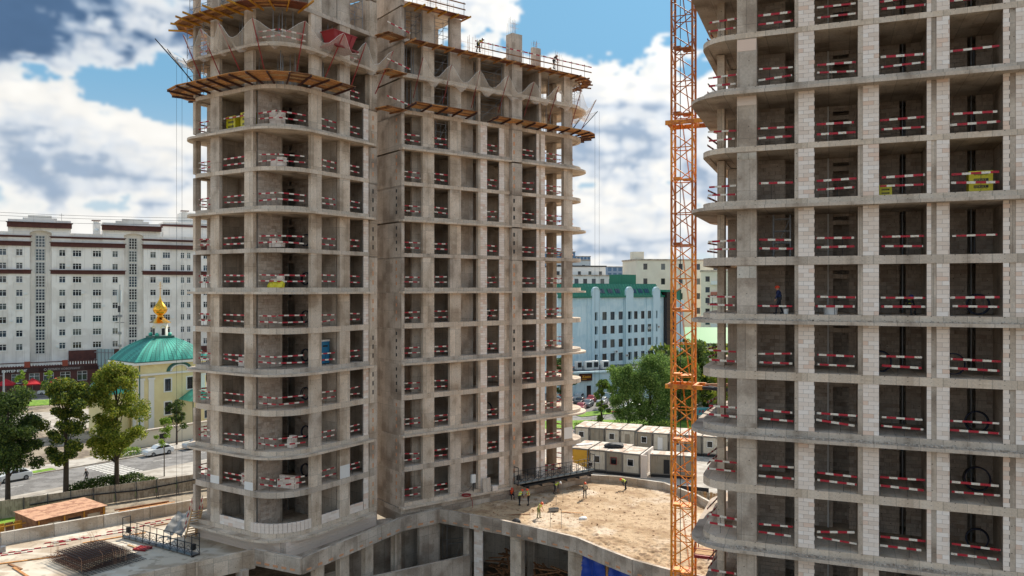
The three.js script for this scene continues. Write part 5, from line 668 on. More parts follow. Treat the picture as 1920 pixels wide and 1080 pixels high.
// ---------- tower crane ----------
{
  const T = thing('tower_crane', 'orange lattice tower crane mast standing between the two unfinished towers', 'crane', 13.05, 0, -60, FR.th), w = .775, H = 4.94, P4 = [[-w, w], [w, w], [w, -w], [-w, -w]];
  const postG = new MB().bx(-.075, .075, 0, H, -.075, .075).build(), barX = new MB().tube(V(-w, 0, 0), V(w, 0, 0), .04, 5).build();
  const diag = (a, b) => new MB().tube(a, b, .042, 5).build(); const dg = []; for (let s = 0; s < 4; s++) { const A = P4[s], B = P4[(s + 1) % 4]; for (let h = 0; h < 4; h++) { const y0 = h * H / 4 + .04, y1 = y0 + H / 4 - .08, M0 = V((A[0] + B[0]) / 2, (y0 + y1) / 2, (A[1] + B[1]) / 2); dg.push(h % 2 ? diag(V(A[0], y0, A[1]), V(B[0], y1, B[1])) : diag(V(B[0], y0, B[1]), V(A[0], y1, A[1]))); } }
  const orangeHalfShade = std({ map: M.orange.map, color: col(206, 188, 174), roughness: .55 });  // darker tints put the backlit shade of the upper mast into its colour
  const orangeShade = std({ map: M.orange.map, color: col(176, 158, 144), roughness: .55 });
  for (let k = 0; k < 13; k++) {
    const S = new THREE.Group(); S.name = 'mast_section'; S.position.y = k * H; T.add(S); const mt = k > 7 ? (k % 2 ? orangeShade : orangeHalfShade) : k === 6 ? orangeHalfShade : M.orange;  // upper sections take the tints painted for backlight
    for (const [x, z] of P4) put(S, 'post', postG, mt, x, 0, z);
    for (let h = 0; h < 2; h++) for (let s = 0; s < 4; s++) put(S, 'ring_bar', barX, mt, [0, w, 0, -w][s], h * H / 2 + .04, [w, 0, -w, 0][s], s % 2 ? Math.PI / 2 : 0);
    for (const g of dg) put(S, 'brace', g, mt);
    put(S, 'landing', new MB().bx(-.1, w - .08, .12, .16, -w + .1, w - .1).bx(-w + .1, -.1, .12, .3, -.1, w - .1), mt); const lad = new MB(); for (const z of [-.5, -.15]) lad.tube(V(.4, .2, z), V(-.2, H, z), .02, 4); for (let j = 1; j < 15; j++) { const t = j / 15; lad.tube(V(.4 - .6 * t, .2 + (H - .2) * t, -.5), V(.4 - .6 * t, .2 + (H - .2) * t, -.15), .014, 4); } put(S, 'ladder', lad, mt);
  }
  for (const y of [38.95, 19.1]) { for (const z of [-1, 1]) put(T, 'collar_beam', new MB().bx(-1.2, 1.55, y - .16, y + .16, z * .98 - .1, z * .98 + .1), M.orange); for (const x of [-1, 1]) put(T, 'collar_beam', new MB().bx(x * .98 - .1, x * .98 + .1, y - .17, y + .17, -.88, .88), M.orange); put(T, 'tie_strut', new MB().tube(V(1.5, y, .9), V(4.0, y + .1, 2.6), .13, 8), M.steelDark); put(T, 'tie_strut', new MB().tube(V(1.5, y, -.7), V(4.6, y + .1, -1.6), .12, 8), M.rust); put(T, 'tie_strut', new MB().tube(V(1.6, y - .1, -.9), V(4.0, y, 2.4), .1, 8), M.steelDark); }
  put(T, 'footing', new MB().bx(-2.5, 2.5, -3.2, .05, -2.5, 2.5), M.concGrey); put(T, 'cable', new MB().tube(V(-.2, 0, .3), V(-.2, 62, .3), .03, 5), M.black);
  const g = thing('steel_gangway', 'red steel gangway from the crane mast to the tower balcony', 'gangway', ...(() => { const [x, z] = FR.at(-4.5, 9.8); return [x, 6.6, z]; })(), FR.th); for (const z of [-.9, .9]) { put(g, 'beam', new MB().bx(0, 4.2, -.12, .1, z - .08, z + .08), M.redPaint); put(g, 'handrail', new MB().bx(0, 4.2, 1.0, 1.06, z - .03, z + .03), M.redPaint); put(g, 'handrail', new MB().bx(0, 4.2, .55, .6, z - .03, z + .03), M.redPaint); for (const x of [.05, 1.4, 2.8, 4.1]) put(g, 'stanchion', new MB().bx(x - .03, x + .03, .1, 1.0, z - .03, z + .03), M.redPaint); } for (let k = 0; k < 7; k++) put(g, 'plank', new MB().bx(.02, 4.18, .1, .15, -.8 + k * .23, -.6 + k * .23), M.timberPale);
}
// ---------- catch platforms, nets, formwork ----------
M.bracketSteel = std({ color: col(74, 44, 38), roughness: .7 });
const arcPts = (cx, cz, r, a0, a1, n) => { const o = []; for (let k = 0; k <= n; k++) { const a = a0 + (a1 - a0) * k / n; o.push([cx + r * Math.cos(a), cz + r * Math.sin(a), Math.cos(a), Math.sin(a)]); } return o; };
const HP = Math.PI / 2;
const lineN = (x0, z0, x1, z1, nx, nz, n) => { const o = []; for (let k = 0; k <= n; k++) o.push([x0 + (x1 - x0) * k / n, z0 + (z1 - z0) * k / n, nx, nz]); return o; };
const dedupe = (a) => a.filter((p, i) => !i || Math.hypot(p[0] - a[i - 1][0], p[1] - a[i - 1][1]) > .3);
const path1 = dedupe([...lineN(-12.4, -5.5, -12.4, -1.85, -1, 0, 3), ...arcPts(-10.5, -1.85, 1.9, Math.PI, HP, 3), ...lineN(-10.5, .05, -3.35, .05, 0, 1, 5), ...arcPts(-3.35, -3.35, 3.4, HP, 0, 5), ...lineN(.05, -3.35, .05, -6.4, 1, 0, 2)]);
const path2b = dedupe([...lineN(10.4, .05, 21.9, .05, 0, 1, 7), ...arcPts(21.9, -3.35, 3.4, HP, 0, 5), ...lineN(25.3, -3.4, 25.3, -5.6, 1, 0, 1)]);
function catchPlatform(label, F, path, y, width, rise, mats, opt = {}) {
  const T = thing(opt.name || 'catch_platform', label, 'platform', F.X, y, -F.D, F.th), n = opt.planks || 6;
  const at = (p, o) => V(p[0] + p[2] * o, rise * (o / width), p[1] + p[3] * o);
  path.forEach((p, i) => { const a = at(p, -.25), b = at(p, width + (opt.over || 0) * rr(.2, 1)); a.y -= .12; b.y -= .12; put(T, opt.bracket || 'bracket', new MB().beam(a, b, .1, .16), opt.bm || M.bracketSteel); });
  for (let i = 1; i < path.length; i++) for (let k = 0; k < n; k++) { const o = .1 + (width - .1) * (k + .5) / n, a = at(path[i - 1], o), b = at(path[i], o), dir = V().subVectors(b, a).normalize(), j = rr(-.05, .12); a.addScaledVector(dir, -j); b.addScaledVector(dir, rr(-.05, .12)); const lift = (i % 2) * .012 + rr(0, .02); a.y += lift; b.y += lift; put(T, 'plank', new MB().beam(a, b, width / n - .025, .045), pick(mats)); }
  return T;
}
const oldBoards = [M.timber, M.timber, M.timberDark, M.timberPale];
catchPlatform('curved timber catch platform round the top of the rounded tower block', F1, path1, LY(10) + .08, 2.4, .3, oldBoards);
catchPlatform('short timber catch platform beside the dark side wall', F2, lineN(.5, .05, 7.6, .05, 0, 1, 4), LY(10) + .08, 1.9, .25, oldBoards); catchPlatform('long timber catch platform round the end of the straight block', F2, path2b, LY(10) + .08, 1.7, .2, oldBoards);
// formwork decks at the top
catchPlatform('ragged timber formwork deck overhanging the top of the rounded block', F1, path1.slice(0, -3), LY(12) - .6, 1.8, .1, [M.timberDark, M.plyRed, M.timber], { name: 'formwork_deck', bracket: 'joist', bm: M.timberYellow, over: 1.2, planks: 5 });
catchPlatform('timber formwork deck along the top edge of the straight block', F2, lineN(.4, .05, 21.9, .05, 0, 1, 14), LY(12) - .55, 1.3, 0, [M.timberDark, M.plyRed, M.timber], { name: 'formwork_deck', bracket: 'joist', bm: M.timber, over: .7, planks: 4 }); catchPlatform('timber formwork deck round the rounded top end of the straight block', F2, path2b.slice(-7), LY(12) - .55, 1.2, 0, [M.timberDark, M.plyRed, M.timber], { name: 'formwork_deck', bracket: 'joist', bm: M.timberDark, over: .6, planks: 4 }); catchPlatform('small formwork deck at the topmost storey beside the dark side wall', F2, lineN(.2, .05, 7, .05, 0, 1, 5), LY(13) - .5, 1.2, 0, [M.timber, M.plyRed], { name: 'formwork_deck', bracket: 'joist', bm: M.timberYellow, over: .6, planks: 4 });
for (const [dk, w] of [[12, 'higher'], [11, 'middle'], [10, 'lower']]) { const [X, Z] = F2.at(-1.2, -.1), g = thing('timber_landing', `small ${w} timber landing in the gap between the tower blocks`, 'landing', X, LY(dk) - .3, Z, F2.th + .25); for (let k = 0; k < 5; k++) put(g, 'plank', new MB().box(0, .03, -.9 + k * .4, 2.4, .05, .36), pick(oldBoards)); for (const x of [-.9, .9]) put(g, 'joist', new MB().box(x, -.1, 0, .1, .16, 2.4), M.timberDark); put(g, 'rail', new MB().beam(V(-1.4, .9, .95), V(1.6, .5, 1.0), .03, .12), M.redRail); }
// safety nets on leaning poles
M.net = std({ color: col(236, 224, 210), roughness: 1, transparent: true, opacity: .4, side: THREE.DoubleSide, alphaMap: makeTex(64, .5, (u, v) => { const l = (mod(u * 8, 1) < .22 || mod(v * 8, 1) < .22) ? 1 : .62; return [l, l, l]; }, false) });
function safetyNet(label, F, path, y, reach, up, poleMat, every = 2) {
  const T = thing('safety_net', label, 'safety net', F.X, y, -F.D, F.th), cols = [];
  for (let i = 0; i < path.length; i++) { const p = path[i], pole = i % every === 0, r = reach * rr(.85, 1.1), tip = V(p[0] + p[2] * r, up * rr(.92, 1.05), p[1] + p[3] * r); if (pole) { put(T, 'pole', new MB().tube(V(p[0] + p[2] * .1, -2.2, p[1] + p[3] * .1), tip, .045, 6), poleMat); } else { tip.y -= rr(.9, 1.5); tip.x -= p[2] * .5; tip.z -= p[3] * .5; } cols.push([tip, V(p[0] + p[2] * .15, rr(-.15, .1), p[1] + p[3] * .15)]); }
  const sub = 4, C2 = []; for (let i = 0; i < cols.length - 1; i++) for (let s = 0; s < sub; s++) { const t = s / sub, q = t * t * (3 - 2 * t); C2.push([cols[i][0].clone().lerp(cols[i + 1][0], t).setY(cols[i][0].y + (cols[i + 1][0].y - cols[i][0].y) * q - .1 * Math.sin(Math.PI * t)), cols[i][1].clone().lerp(cols[i + 1][1], t)]); } C2.push(cols[cols.length - 1]);
  const R = 8, g = new THREE.BufferGeometry(), P = [], U = [], I = []; C2.forEach(([a, b], i) => { for (let r = 0; r <= R; r++) { const t = r / R, q = a.clone().lerp(b, t); q.y -= Math.sin(Math.PI * t) * (.75 + .25 * Math.sin(i * 1.7)) ; P.push(q.x, q.y, q.z); U.push(i * .4, t * 3); } }); for (let i = 0; i < C2.length - 1; i++) for (let r = 0; r < R; r++) { const a = i * (R + 1) + r; I.push(a, a + R + 1, a + 1, a + 1, a + R + 1, a + R + 2); }
  g.setAttribute('position', new THREE.Float32BufferAttribute(P, 3)); g.setAttribute('uv', new THREE.Float32BufferAttribute(U, 2)); g.setIndex(I); g.computeVertexNormals(); put(T, 'net', g, M.net); const rope = new MB(); for (let i = 1; i < C2.length; i++) rope.tube(C2[i - 1][0], C2[i][0], .014, 4); put(T, 'edge_rope', rope, M.white); return T;
}
safetyNet('pale safety net on red poles round the rounded tower top', F1, dedupe([...lineN(-10, .05, -3.35, .05, 0, 1, 5), ...arcPts(-3.35, -3.35, 3.4, HP, 0, 4), ...lineN(.05, -3.35, .05, -11.6, 1, 0, 5)]), LY(11) - .2, 2.3, 1.5, M.redPaint, 2);
safetyNet('pale safety net hanging off the far edge against the sky', F1, [...lineN(-12.4, -4.6, -12.4, -2, -1, 0, 2), ...arcPts(-10.5, -1.85, 1.9, Math.PI, HP * 1.25, 2).slice(1)], LY(11) - .2, 3.2, 1.4, M.steelDark, 1);
safetyNet('pale safety net on dark poles along the straight tower block', F2, dedupe([...lineN(1.2, .05, 21.9, .05, 0, 1, 12), ...arcPts(21.9, -3.35, 3.4, HP, .3, 3)]), LY(11) - .2, 1.9, 1.3, M.redOxide, 2);
safetyNet('slack net and poles at the far end of the straight block', F2, [...arcPts(21.9, -3.35, 3.4, .25, -.2, 1), ...lineN(25.3, -4.6, 25.3, -6, 1, 0, 1)], LY(11) - .3, 2.6, .6, M.steelDark, 1);
// props and scaffold frames in the top storeys
function propSet(label, F, x0, x1, d0, d1, y, n) { const [X, Z] = F.at(x0, d0), T = thing('prop_row', label, 'steel props', X, y, Z, F.th); for (let k = 0; k < n; k++) { const x = (x1 - x0) * (k + .5) / n + rr(-.1, .1), z = -rr(0, d1 - d0); put(T, 'prop', new MB().tube(V(x, 0, z), V(x, 2.95, z), .032, 6), M.steel); } }
function scaffold(label, F, x0, w, d, y, h = 2.9, dp = 1) { const [X, Z] = F.at(x0, d), T = thing('scaffold_frame', label, 'scaffold', X, y, Z, F.th), b = (a, c) => put(T, 'bar', new MB().tube(a, c, .026, 5), M.steel); for (const z of [0, -dp]) { for (const x of [0, w]) put(T, 'upright', new MB().tube(V(x, 0, z), V(x, h, z), .03, 6), M.steel); for (const q of [.35, .62, .9]) b(V(0, h * q, z), V(w, h * q, z)); } for (const x of [0, w]) for (const q of [.35, .9]) b(V(x, h * q, 0), V(x, h * q, -dp)); put(T, 'brace', new MB().tube(V(0, .2, 0), V(w, h * .9, 0), .02, 4), M.steel); }
for (const k of [10, 11]) { const w = ord[k - 9]; propSet(`steel props behind the flat piers, ${w} storey above the curved platform`, F1, -7.6, -4.5, .4, 2.4, LY(k), 6); propSet(`steel props in the rounded corner, ${w} storey above the curved platform`, F1, -3.1, -.8, .9, 3.2, LY(k), 6); propSet(`steel props in the side opening, ${w} storey above the curved platform`, F1R, 4.9, 6.9, .5, 2, LY(k), 4); scaffold(`scaffold frame at the far end, ${w} storey above the curved platform`, F1, -12.1, 2.4, -.2, LY(k)); scaffold(`scaffold frame beyond the wide pier, ${w} storey above the short platform`, F2, 3.8, 1.7, .3, LY(k)); propSet(`steel props next to the dark side wall, ${w} storey above the short platform`, F2, .4, 2.2, .3, 1.1, LY(k), 4); scaffold(`scaffold frame between block piers, ${w} storey above the long platform`, F2, 9.5, 2.8, .3, LY(k)); propSet(`dark props in the open end, ${w} storey above the long platform`, F2, 18.3, 20.8, .4, 4, LY(k), 10); }
scaffold('scaffold frame beside the end column just below the roof deck', F2, 22.6, 1.8, 1.2, LY(11)); scaffold('scaffold frame on the topmost storey of the rounded block', F1, -7.7, 3.2, .2, LY(12)); scaffold('scaffold frame at the top far end of the rounded block', F1, -12, 2.6, 0, LY(12)); scaffold('scaffold frame in the top side opening of the rounded block', F1R, 8.5, 1.7, .2, LY(12)); scaffold('scaffold frame in the topmost storey by the dark wall', F2, .5, 1.8, .2, LY(12)); scaffold('scaffold frame between the topmost two wide piers', F2, 3.9, 1.6, .2, LY(12));
scaffold('scaffold frame standing in the second opening below the short platform', F2, 4.2, 1.2, .5, LY(9)); scaffold('pale scaffold frame in the first opening of the tower beside the crane', FR, 1.55, 1.0, 1.6, RY(0), 2.7, .8);
// starter bars
function rebar(label, F, x, d, y, n, w, dp, h) { const [X, Z] = F.at(x, d), T = thing('starter_bars', label, 'rebar', X, y, Z, F.th); for (let k = 0; k < n; k++) { const px = rr(0, w), pz = -rr(0, dp); put(T, 'bar', new MB().tube(V(px, 0, pz), V(px + rr(-.1, .1), h * rr(.6, 1.1), pz), .014, 4), k % 3 ? M.rust : M.steelDark); } for (const q of [.35, .6]) put(T, 'link', new MB().tube(V(0, h * q, 0), V(w, h * q, 0), .012, 4), M.rust); }
rebar('starter bars sprouting behind the roof deck of the straight block', F2, 7.6, 1, LY(12), 16, 4, .8, 2); rebar('starter bars on top of the tall dark pylon', F2, 13.2, 0, LY(12) + 2.9, 10, 1.2, .8, 1.8); rebar('starter bars on the short roof column', F2, 16.45, .1, LY(12) + 2.1, 10, 1, .3, .7); rebar('rusty rebar cage near the end of the roof deck', F2, 20.6, 1, LY(12), 16, 1.6, 1, 2.6); rebar('starter bars above the topmost wide piers', F2, 2, .4, LY(13), 14, 4.4, .6, 1.6);
for (const [a, b, y, l] of [[8, 14.9, 12, 'long striped top rail before the tall dark pylon'], [14.9, 24.2, 12, 'long striped top rail along the roof deck end'], [.4, 6.8, 13, 'long top rail above the topmost formwork deck']]) { const [X, Z] = F2.at(a, -1), T = thing('guard_rail', l, 'guard rail', X, LY(y) - .4, Z, F2.th); for (const h of [.6, 1.2]) put(T, 'rail', new MB().beam(V(0, h, 0), V(b - a, h, 0), .04, .12), h > 1 && y === 12 ? M.redRail : M.timberDark); for (let x = .2; x < b - a; x += 2) put(T, 'post', new MB().tube(V(x, -.1, .03), V(x, 1.35, .03), .025, 5), M.steelDark); }
{ const [X, Z] = F1R.at(5.9, -1), s = thing('waste_skip', 'red steel waste skip on the side of the rounded block top', 'skip', X, LY(11) + .4, Z, F1R.th); const hp = new MB(), a = [[-1.4, -.8], [1.4, -.8], [1.4, .8], [-1.4, .8]], t = .72; for (let k = 0; k < 4; k++) { const p = a[k], q = a[(k + 1) % 4]; hp.quad(V(p[0] * t, 0, p[1] * t), V(q[0] * t, 0, q[1] * t), V(q[0], 1.15, q[1]), V(p[0], 1.15, p[1])).quad(V(q[0] * t, 0, q[1] * t), V(p[0] * t, 0, p[1] * t), V(p[0] * .95, 1.15, p[1] * .95), V(q[0] * .95, 1.15, q[1] * .95)); } hp.bx(-1, 1, -.03, .03, -.57, .57); put(s, 'hopper', hp, M.redPaint); put(s, 'rim', new MB().bx(-1.45, 1.45, 1.12, 1.2, .76, .86).bx(-1.45, 1.45, 1.12, 1.2, -.86, -.76).bx(-1.45, -1.36, 1.12, 1.2, -.76, .76).bx(1.36, 1.45, 1.12, 1.2, -.76, .76), M.redPaint); for (const x of [-.8, 0, .8]) put(s, 'rib', new MB().beam(V(x * .75, .02, .6), V(x, 1.12, .84), .06, .05), M.redPaint); put(s, 'support_deck', new MB().bx(-1.5, 1.5, -.25, -.1, -.8, 1), M.redOxide); }
// ---------- suspended cradles ----------
function cradle(label, x, y, z, ry, L) { const T = thing('access_cradle', label, 'access cradle', x, y, z, ry), w = .75, m = M.steelDark, bar = (n, a, b, r = .028) => put(T, n, new MB().tube(a, b, r, 5), m); put(T, 'deck', new MB().bx(0, L, .12, .17, -w, 0), M.steel); put(T, 'toe_board', new MB().bx(0, L, .17, .36, -.02, .0), std({ color: col(96, 112, 122), roughness: .5 })); const n = Math.round(L / .95); for (const zz of [0, -w]) { for (const h of [.65, 1.2]) bar('rail', V(0, h + (zz ? .15 : 0), zz), V(L, h + (zz ? .15 : 0), zz)); for (let k = 0; k <= n; k++) bar('stanchion', V(L * k / n, .1, zz), V(L * k / n, zz ? 1.35 : 1.2, zz), .034); for (let k = 0; k < n * 2; k++) { const a = L * k / (n * 2), b = L * (k + 1) / (n * 2); bar('brace', V(a, k % 2 ? .62 : .18, zz), V(b, k % 2 ? .18 : .62, zz), .018); } } for (const xx of [-.02, L]) { put(T, 'end_frame', new MB().tube(V(xx, 0, 0), V(xx, 1.9, 0), .04, 6).tube(V(xx, 0, -w), V(xx, 1.9, -w), .04, 6).tube(V(xx, 1.9, 0), V(xx, 1.9, -w), .04, 6).tube(V(xx, .1, 0), V(xx, .1, -w), .04, 6), m); put(T, 'hoist_motor', new MB().box(xx + (xx > 1 ? -.3 : .3), .75, -w / 2, .32, .5, .3), M.black); } for (let k = 0; k <= 3; k++) put(T, 'caster', new MB().tube(V(L * k / 3, .06, -.1), V(L * k / 3, .06, -.2), .07, 8), M.rubber); return T; }
cradle('dark steel access cradle standing on the sunlit terrace deck', -35.6, 3.58, -72.2, Math.atan2(-5.3, 8.7), 9.8);
{ const [X, Z] = F2.at(13.3, -1.4); cradle('dark steel access cradle along the lowest ledge of the straight block', X, 5.5, Z, F2.th, 11); const d = thing('cradle_shelf', 'dark cantilevered shelf under the access cradle beside the workers', 'shelf', X, 0, Z, F2.th); put(d, 'board', new MB().bx(.8, 10.6, 5.25, 5.4, -1.2, .1), M.black); for (let k = 0; k < 6; k++) put(d, 'bracket', new MB().bx(1.2 + k * 1.8, 1.32 + k * 1.8, 5.05, 5.25, -1.5, .2), M.steelDark); }
for (const [F, x, d, l] of [[F1, -13.1, -.6, 'pair of thin hoist ropes hanging at the far edge of the rounded tower'], [F2, 25.2, -.5, 'pair of thin hoist ropes hanging at the end of the straight tower']]) { const [X, Z] = F.at(x, d), T = thing('hoist_rope', l, 'rope', X, 0, Z, 0); for (const o of [0, .5]) put(T, 'rope', new MB().tube(V(o, 5, 0), V(o, 47, 0), .012, 4), M.steelDark); }
// ---------- things on the terrace ----------
{
  const st = thing('site_stair', 'red and white striped stair leaning on the rounded tower base', 'stair', -29.6, 3.58, -72.6, -.9); for (const z of [-.45, .45]) { put(st, 'stringer', new MB().beam(V(0, 0, z), V(2.1, 3.0, z), .06, .22), M.timberPale); put(st, 'handrail', new MB().beam(V(-.1, 1.0, z), V(2.2, 4.2, z), .05, .1), M.redRail); for (const t of [0, .5, 1]) put(st, 'baluster', new MB().beam(V(2.1 * t, 3 * t, z), V(2.1 * t - .05, 3 * t + 1.1, z), .05, .08, V(1, 0, 0)), M.redRail); } for (let k = 0; k < 11; k++) put(st, 'tread', new MB().box(.1 + k * .19, .15 + k * .27, 0, .22, .04, .86), M.timberPale);
  const tp = new THREE.PlaneGeometry(1.8, 2.4, 16, 20), pp = tp.attributes.position; for (let i = 0; i < pp.count; i++) { const x = pp.getX(i), y = pp.getY(i); pp.setZ(i, .5 * fbm(x * 1.2 + 4, y * 1.2, 3, 0, 1500) + .25 * Math.sin(x * 5)); } tp.computeVertexNormals(); tp.rotateX(-.9); solo('plastic_sheet', 'crumpled translucent plastic sheet draped by the striped stair', 'sheet', tp, std({ color: col(150, 148, 144), roughness: .7, side: THREE.DoubleSide }), -30.9, 4.4, -73.6, -.3);
  M.darkRust = std({ color: col(92, 58, 44), roughness: .9 });
  const rb = thing('rebar_mats', 'heap of rusty reinforcement mats on the terrace deck', 'rebar', -35.2, 3.6, -66.2, -.62); for (let m = 0; m < 7; m++) { const mb = new MB(), W = 6.2 - m * .3, D = 5 - m * .25, y = .06 + m * .16, ox = rr(-.5, .5), oz = rr(-.4, .4); for (let x = -W / 2; x <= W / 2; x += .3) mb.box(ox + x, y, oz, .025, .025, D, rr(-.01, .01)); for (let z = -D / 2; z <= D / 2; z += .3) mb.box(ox, y + .025, oz + z, W, .025, .025, rr(-.01, .01)); put(rb, 'rebar_mat', mb, m % 3 ? M.darkRust : M.steelDark).userData.kind = 'stuff'; } for (let k = 0; k < 16; k++) { const x = pick([-3.2, 3, -2.9, 2.6]) + rr(-.3, .3), z = rr(-2.4, 2.4); put(rb, 'bent_bar', new MB().path([V(x, .2, z), V(x + rr(-.1, .1), rr(.8, 1.4), z), V(x + rr(-.3, .3), 1.5, z + .2)], .014, 4), M.rust); }
  const lay = (nm, label, x, d, ry, L, w, mat, cat) => solo(nm, label, cat, new MB().box(0, .04, 0, L, .06, w), mat, x, 3.59, -d, ry);
  [[-42, 69.2, .55, 5.5], [-38.5, 72.6, .62, 6.5], [-36, 75.5, .66, 5], [-43.5, 67.6, .5, 4.2], [-34, 78, .68, 4.4], [-40.6, 71.6, .6, 3.2]].forEach(([x, d, r, L], k) => lay('loose_rail', `${['second', 'longest', 'third', 'nearest', 'farthest', 'shortest'][k]} striped rail lying flat on the sunlit terrace`, x, d, r, L, .12, M.redRail, 'rail'));
  [[-38, 67.8, .5, 6.2, 'long brown plank lying behind the rebar mats'], [-36.4, 72.3, .62, 5.2, 'timber beam lying beside the striped rails'], [-33, 77, .68, 3.6, 'pale plank by the terrace wall near the tower'], [-39.5, 63.5, -.7, 3.4, 'broken plank in the near corner of the terrace'], [-40.8, 64.8, -.6, 2.2, 'short plank in the near corner of the terrace'], [-33.2, 69.6, -.6, 2.4, 'short brown plank beside the access cradle'], [-41, 66.2, .45, 5.4, 'thin plank crossing the open deck']].forEach(([x, d, r, L, l]) => lay('loose_plank', l, x, d, r, L, .2, pick([M.timber, M.timberDark, M.timberPale]), 'plank'));
  const bk = solo('steel_drum', 'small grey drum standing on the open terrace', 'drum', new MB().tube(V(0, 0, 0), V(0, .55, 0), .26, 14), M.steel, -44.1, 3.59, -68.3); const pl = thing('red_pallet', 'small red pallet beside the rebar mats', 'pallet', -32.4, 3.6, -69.2, -.3); for (let k = 0; k < 4; k++) put(pl, 'slat', new MB().box(-.5 + k * .34, .12, 0, .22, .06, 1), M.redPaint); for (const z of [-.4, .4]) put(pl, 'bearer', new MB().box(0, .05, z, 1.3, .1, .12), M.redPaint);
  const nb = thing('neighbour_tower', 'rounded balcony ledges of another block at the picture edge', 'building', -35.0, 0, -46.2); for (const y of [7.2, 10.9, 14.6]) { put(nb, 'ledge', new THREE.CylinderGeometry(4.3, 4.3, .22, 40), M.concGrey, 0, y, 0); put(nb, 'floor_slab', new THREE.CylinderGeometry(3.6, 3.6, .35, 40), M.conc, 0, y + .28, 0); put(nb, 'column', new MB().box(-1.6, y + 2, -1, .6, 3.4, .6), M.conc); } put(nb, 'column', new MB().box(-1.6, 3.5, -1, .6, 7, .6), M.conc);
  // under the podium
  const tarp = (x, d, ry, w, l) => { const g = new THREE.PlaneGeometry(w, 3.3, 24, 20), p = g.attributes.position; for (let i = 0; i < p.count; i++) p.setZ(i, .12 * Math.sin(p.getX(i) * 3 + p.getY(i)) + .25 * fbm(p.getX(i) * 2, p.getY(i) * 2, 3, 0, 1600)); g.computeVertexNormals(); solo('blue_tarpaulin', l, 'tarpaulin', g, std({ color: col(28, 66, 160), roughness: .4, side: THREE.DoubleSide }), x, 1.55, -d, ry); }; tarp(7.15, 68.9, Math.atan2(-2.86, 1.93), 2.9, 'blue tarpaulin closing the bay below the curved podium edge'); tarp(9.1, 66.2, Math.atan2(-2.9, 2.2), 2.6, 'second blue tarpaulin beside the timber post below the podium'); solo('timber_post', 'bare timber post between the two blue tarpaulins', 'post', new MB().box(0, 0, 0, .14, 6.4, .14), M.timber, 8.1, 0, -67.35);
  scaffold('scaffold tower in the shaded bay below the podium corner', frame(-6.4, 79.3, .4), 0, 2.2, .4, -3.2, 6.2, 1.4); for (let q = 0; q < 2; q++) { const T = thing('timber_pile', `jumbled pile of timber in the ${q ? 'second' : 'first'} dark bay under the podium`, 'timber', q ? 3.4 : -.6, -3.2, q ? -75.6 : -79, .3); for (let k = 0; k < 22; k++) put(T, 'plank', new MB().box(rr(-1, 1), .15 + rnd() * 3, rr(-1, 1), rr(2, 4), .1, .2, rr(0, 3), 0, rr(-.4, .4)), M.timberDark); }
}

[[41.7, 39.7, 'highest'], [41.1, 39.2, 'middle'], [39.9, 38.6, 'lowest']].forEach(([a, b, w]) => { const pts = []; for (let k = 0; k <= 12; k++) { const t = k / 12; pts.push(V(-112 + t * 62, a + (b - a) * t - .5 * Math.sin(Math.PI * t), -150)); } solo('overhead_cable', `${w} of three thin overhead cables above the apartment block`, 'cable', new MB().path(pts, .03, 5), M.steelDark, 0, 0, 0); });
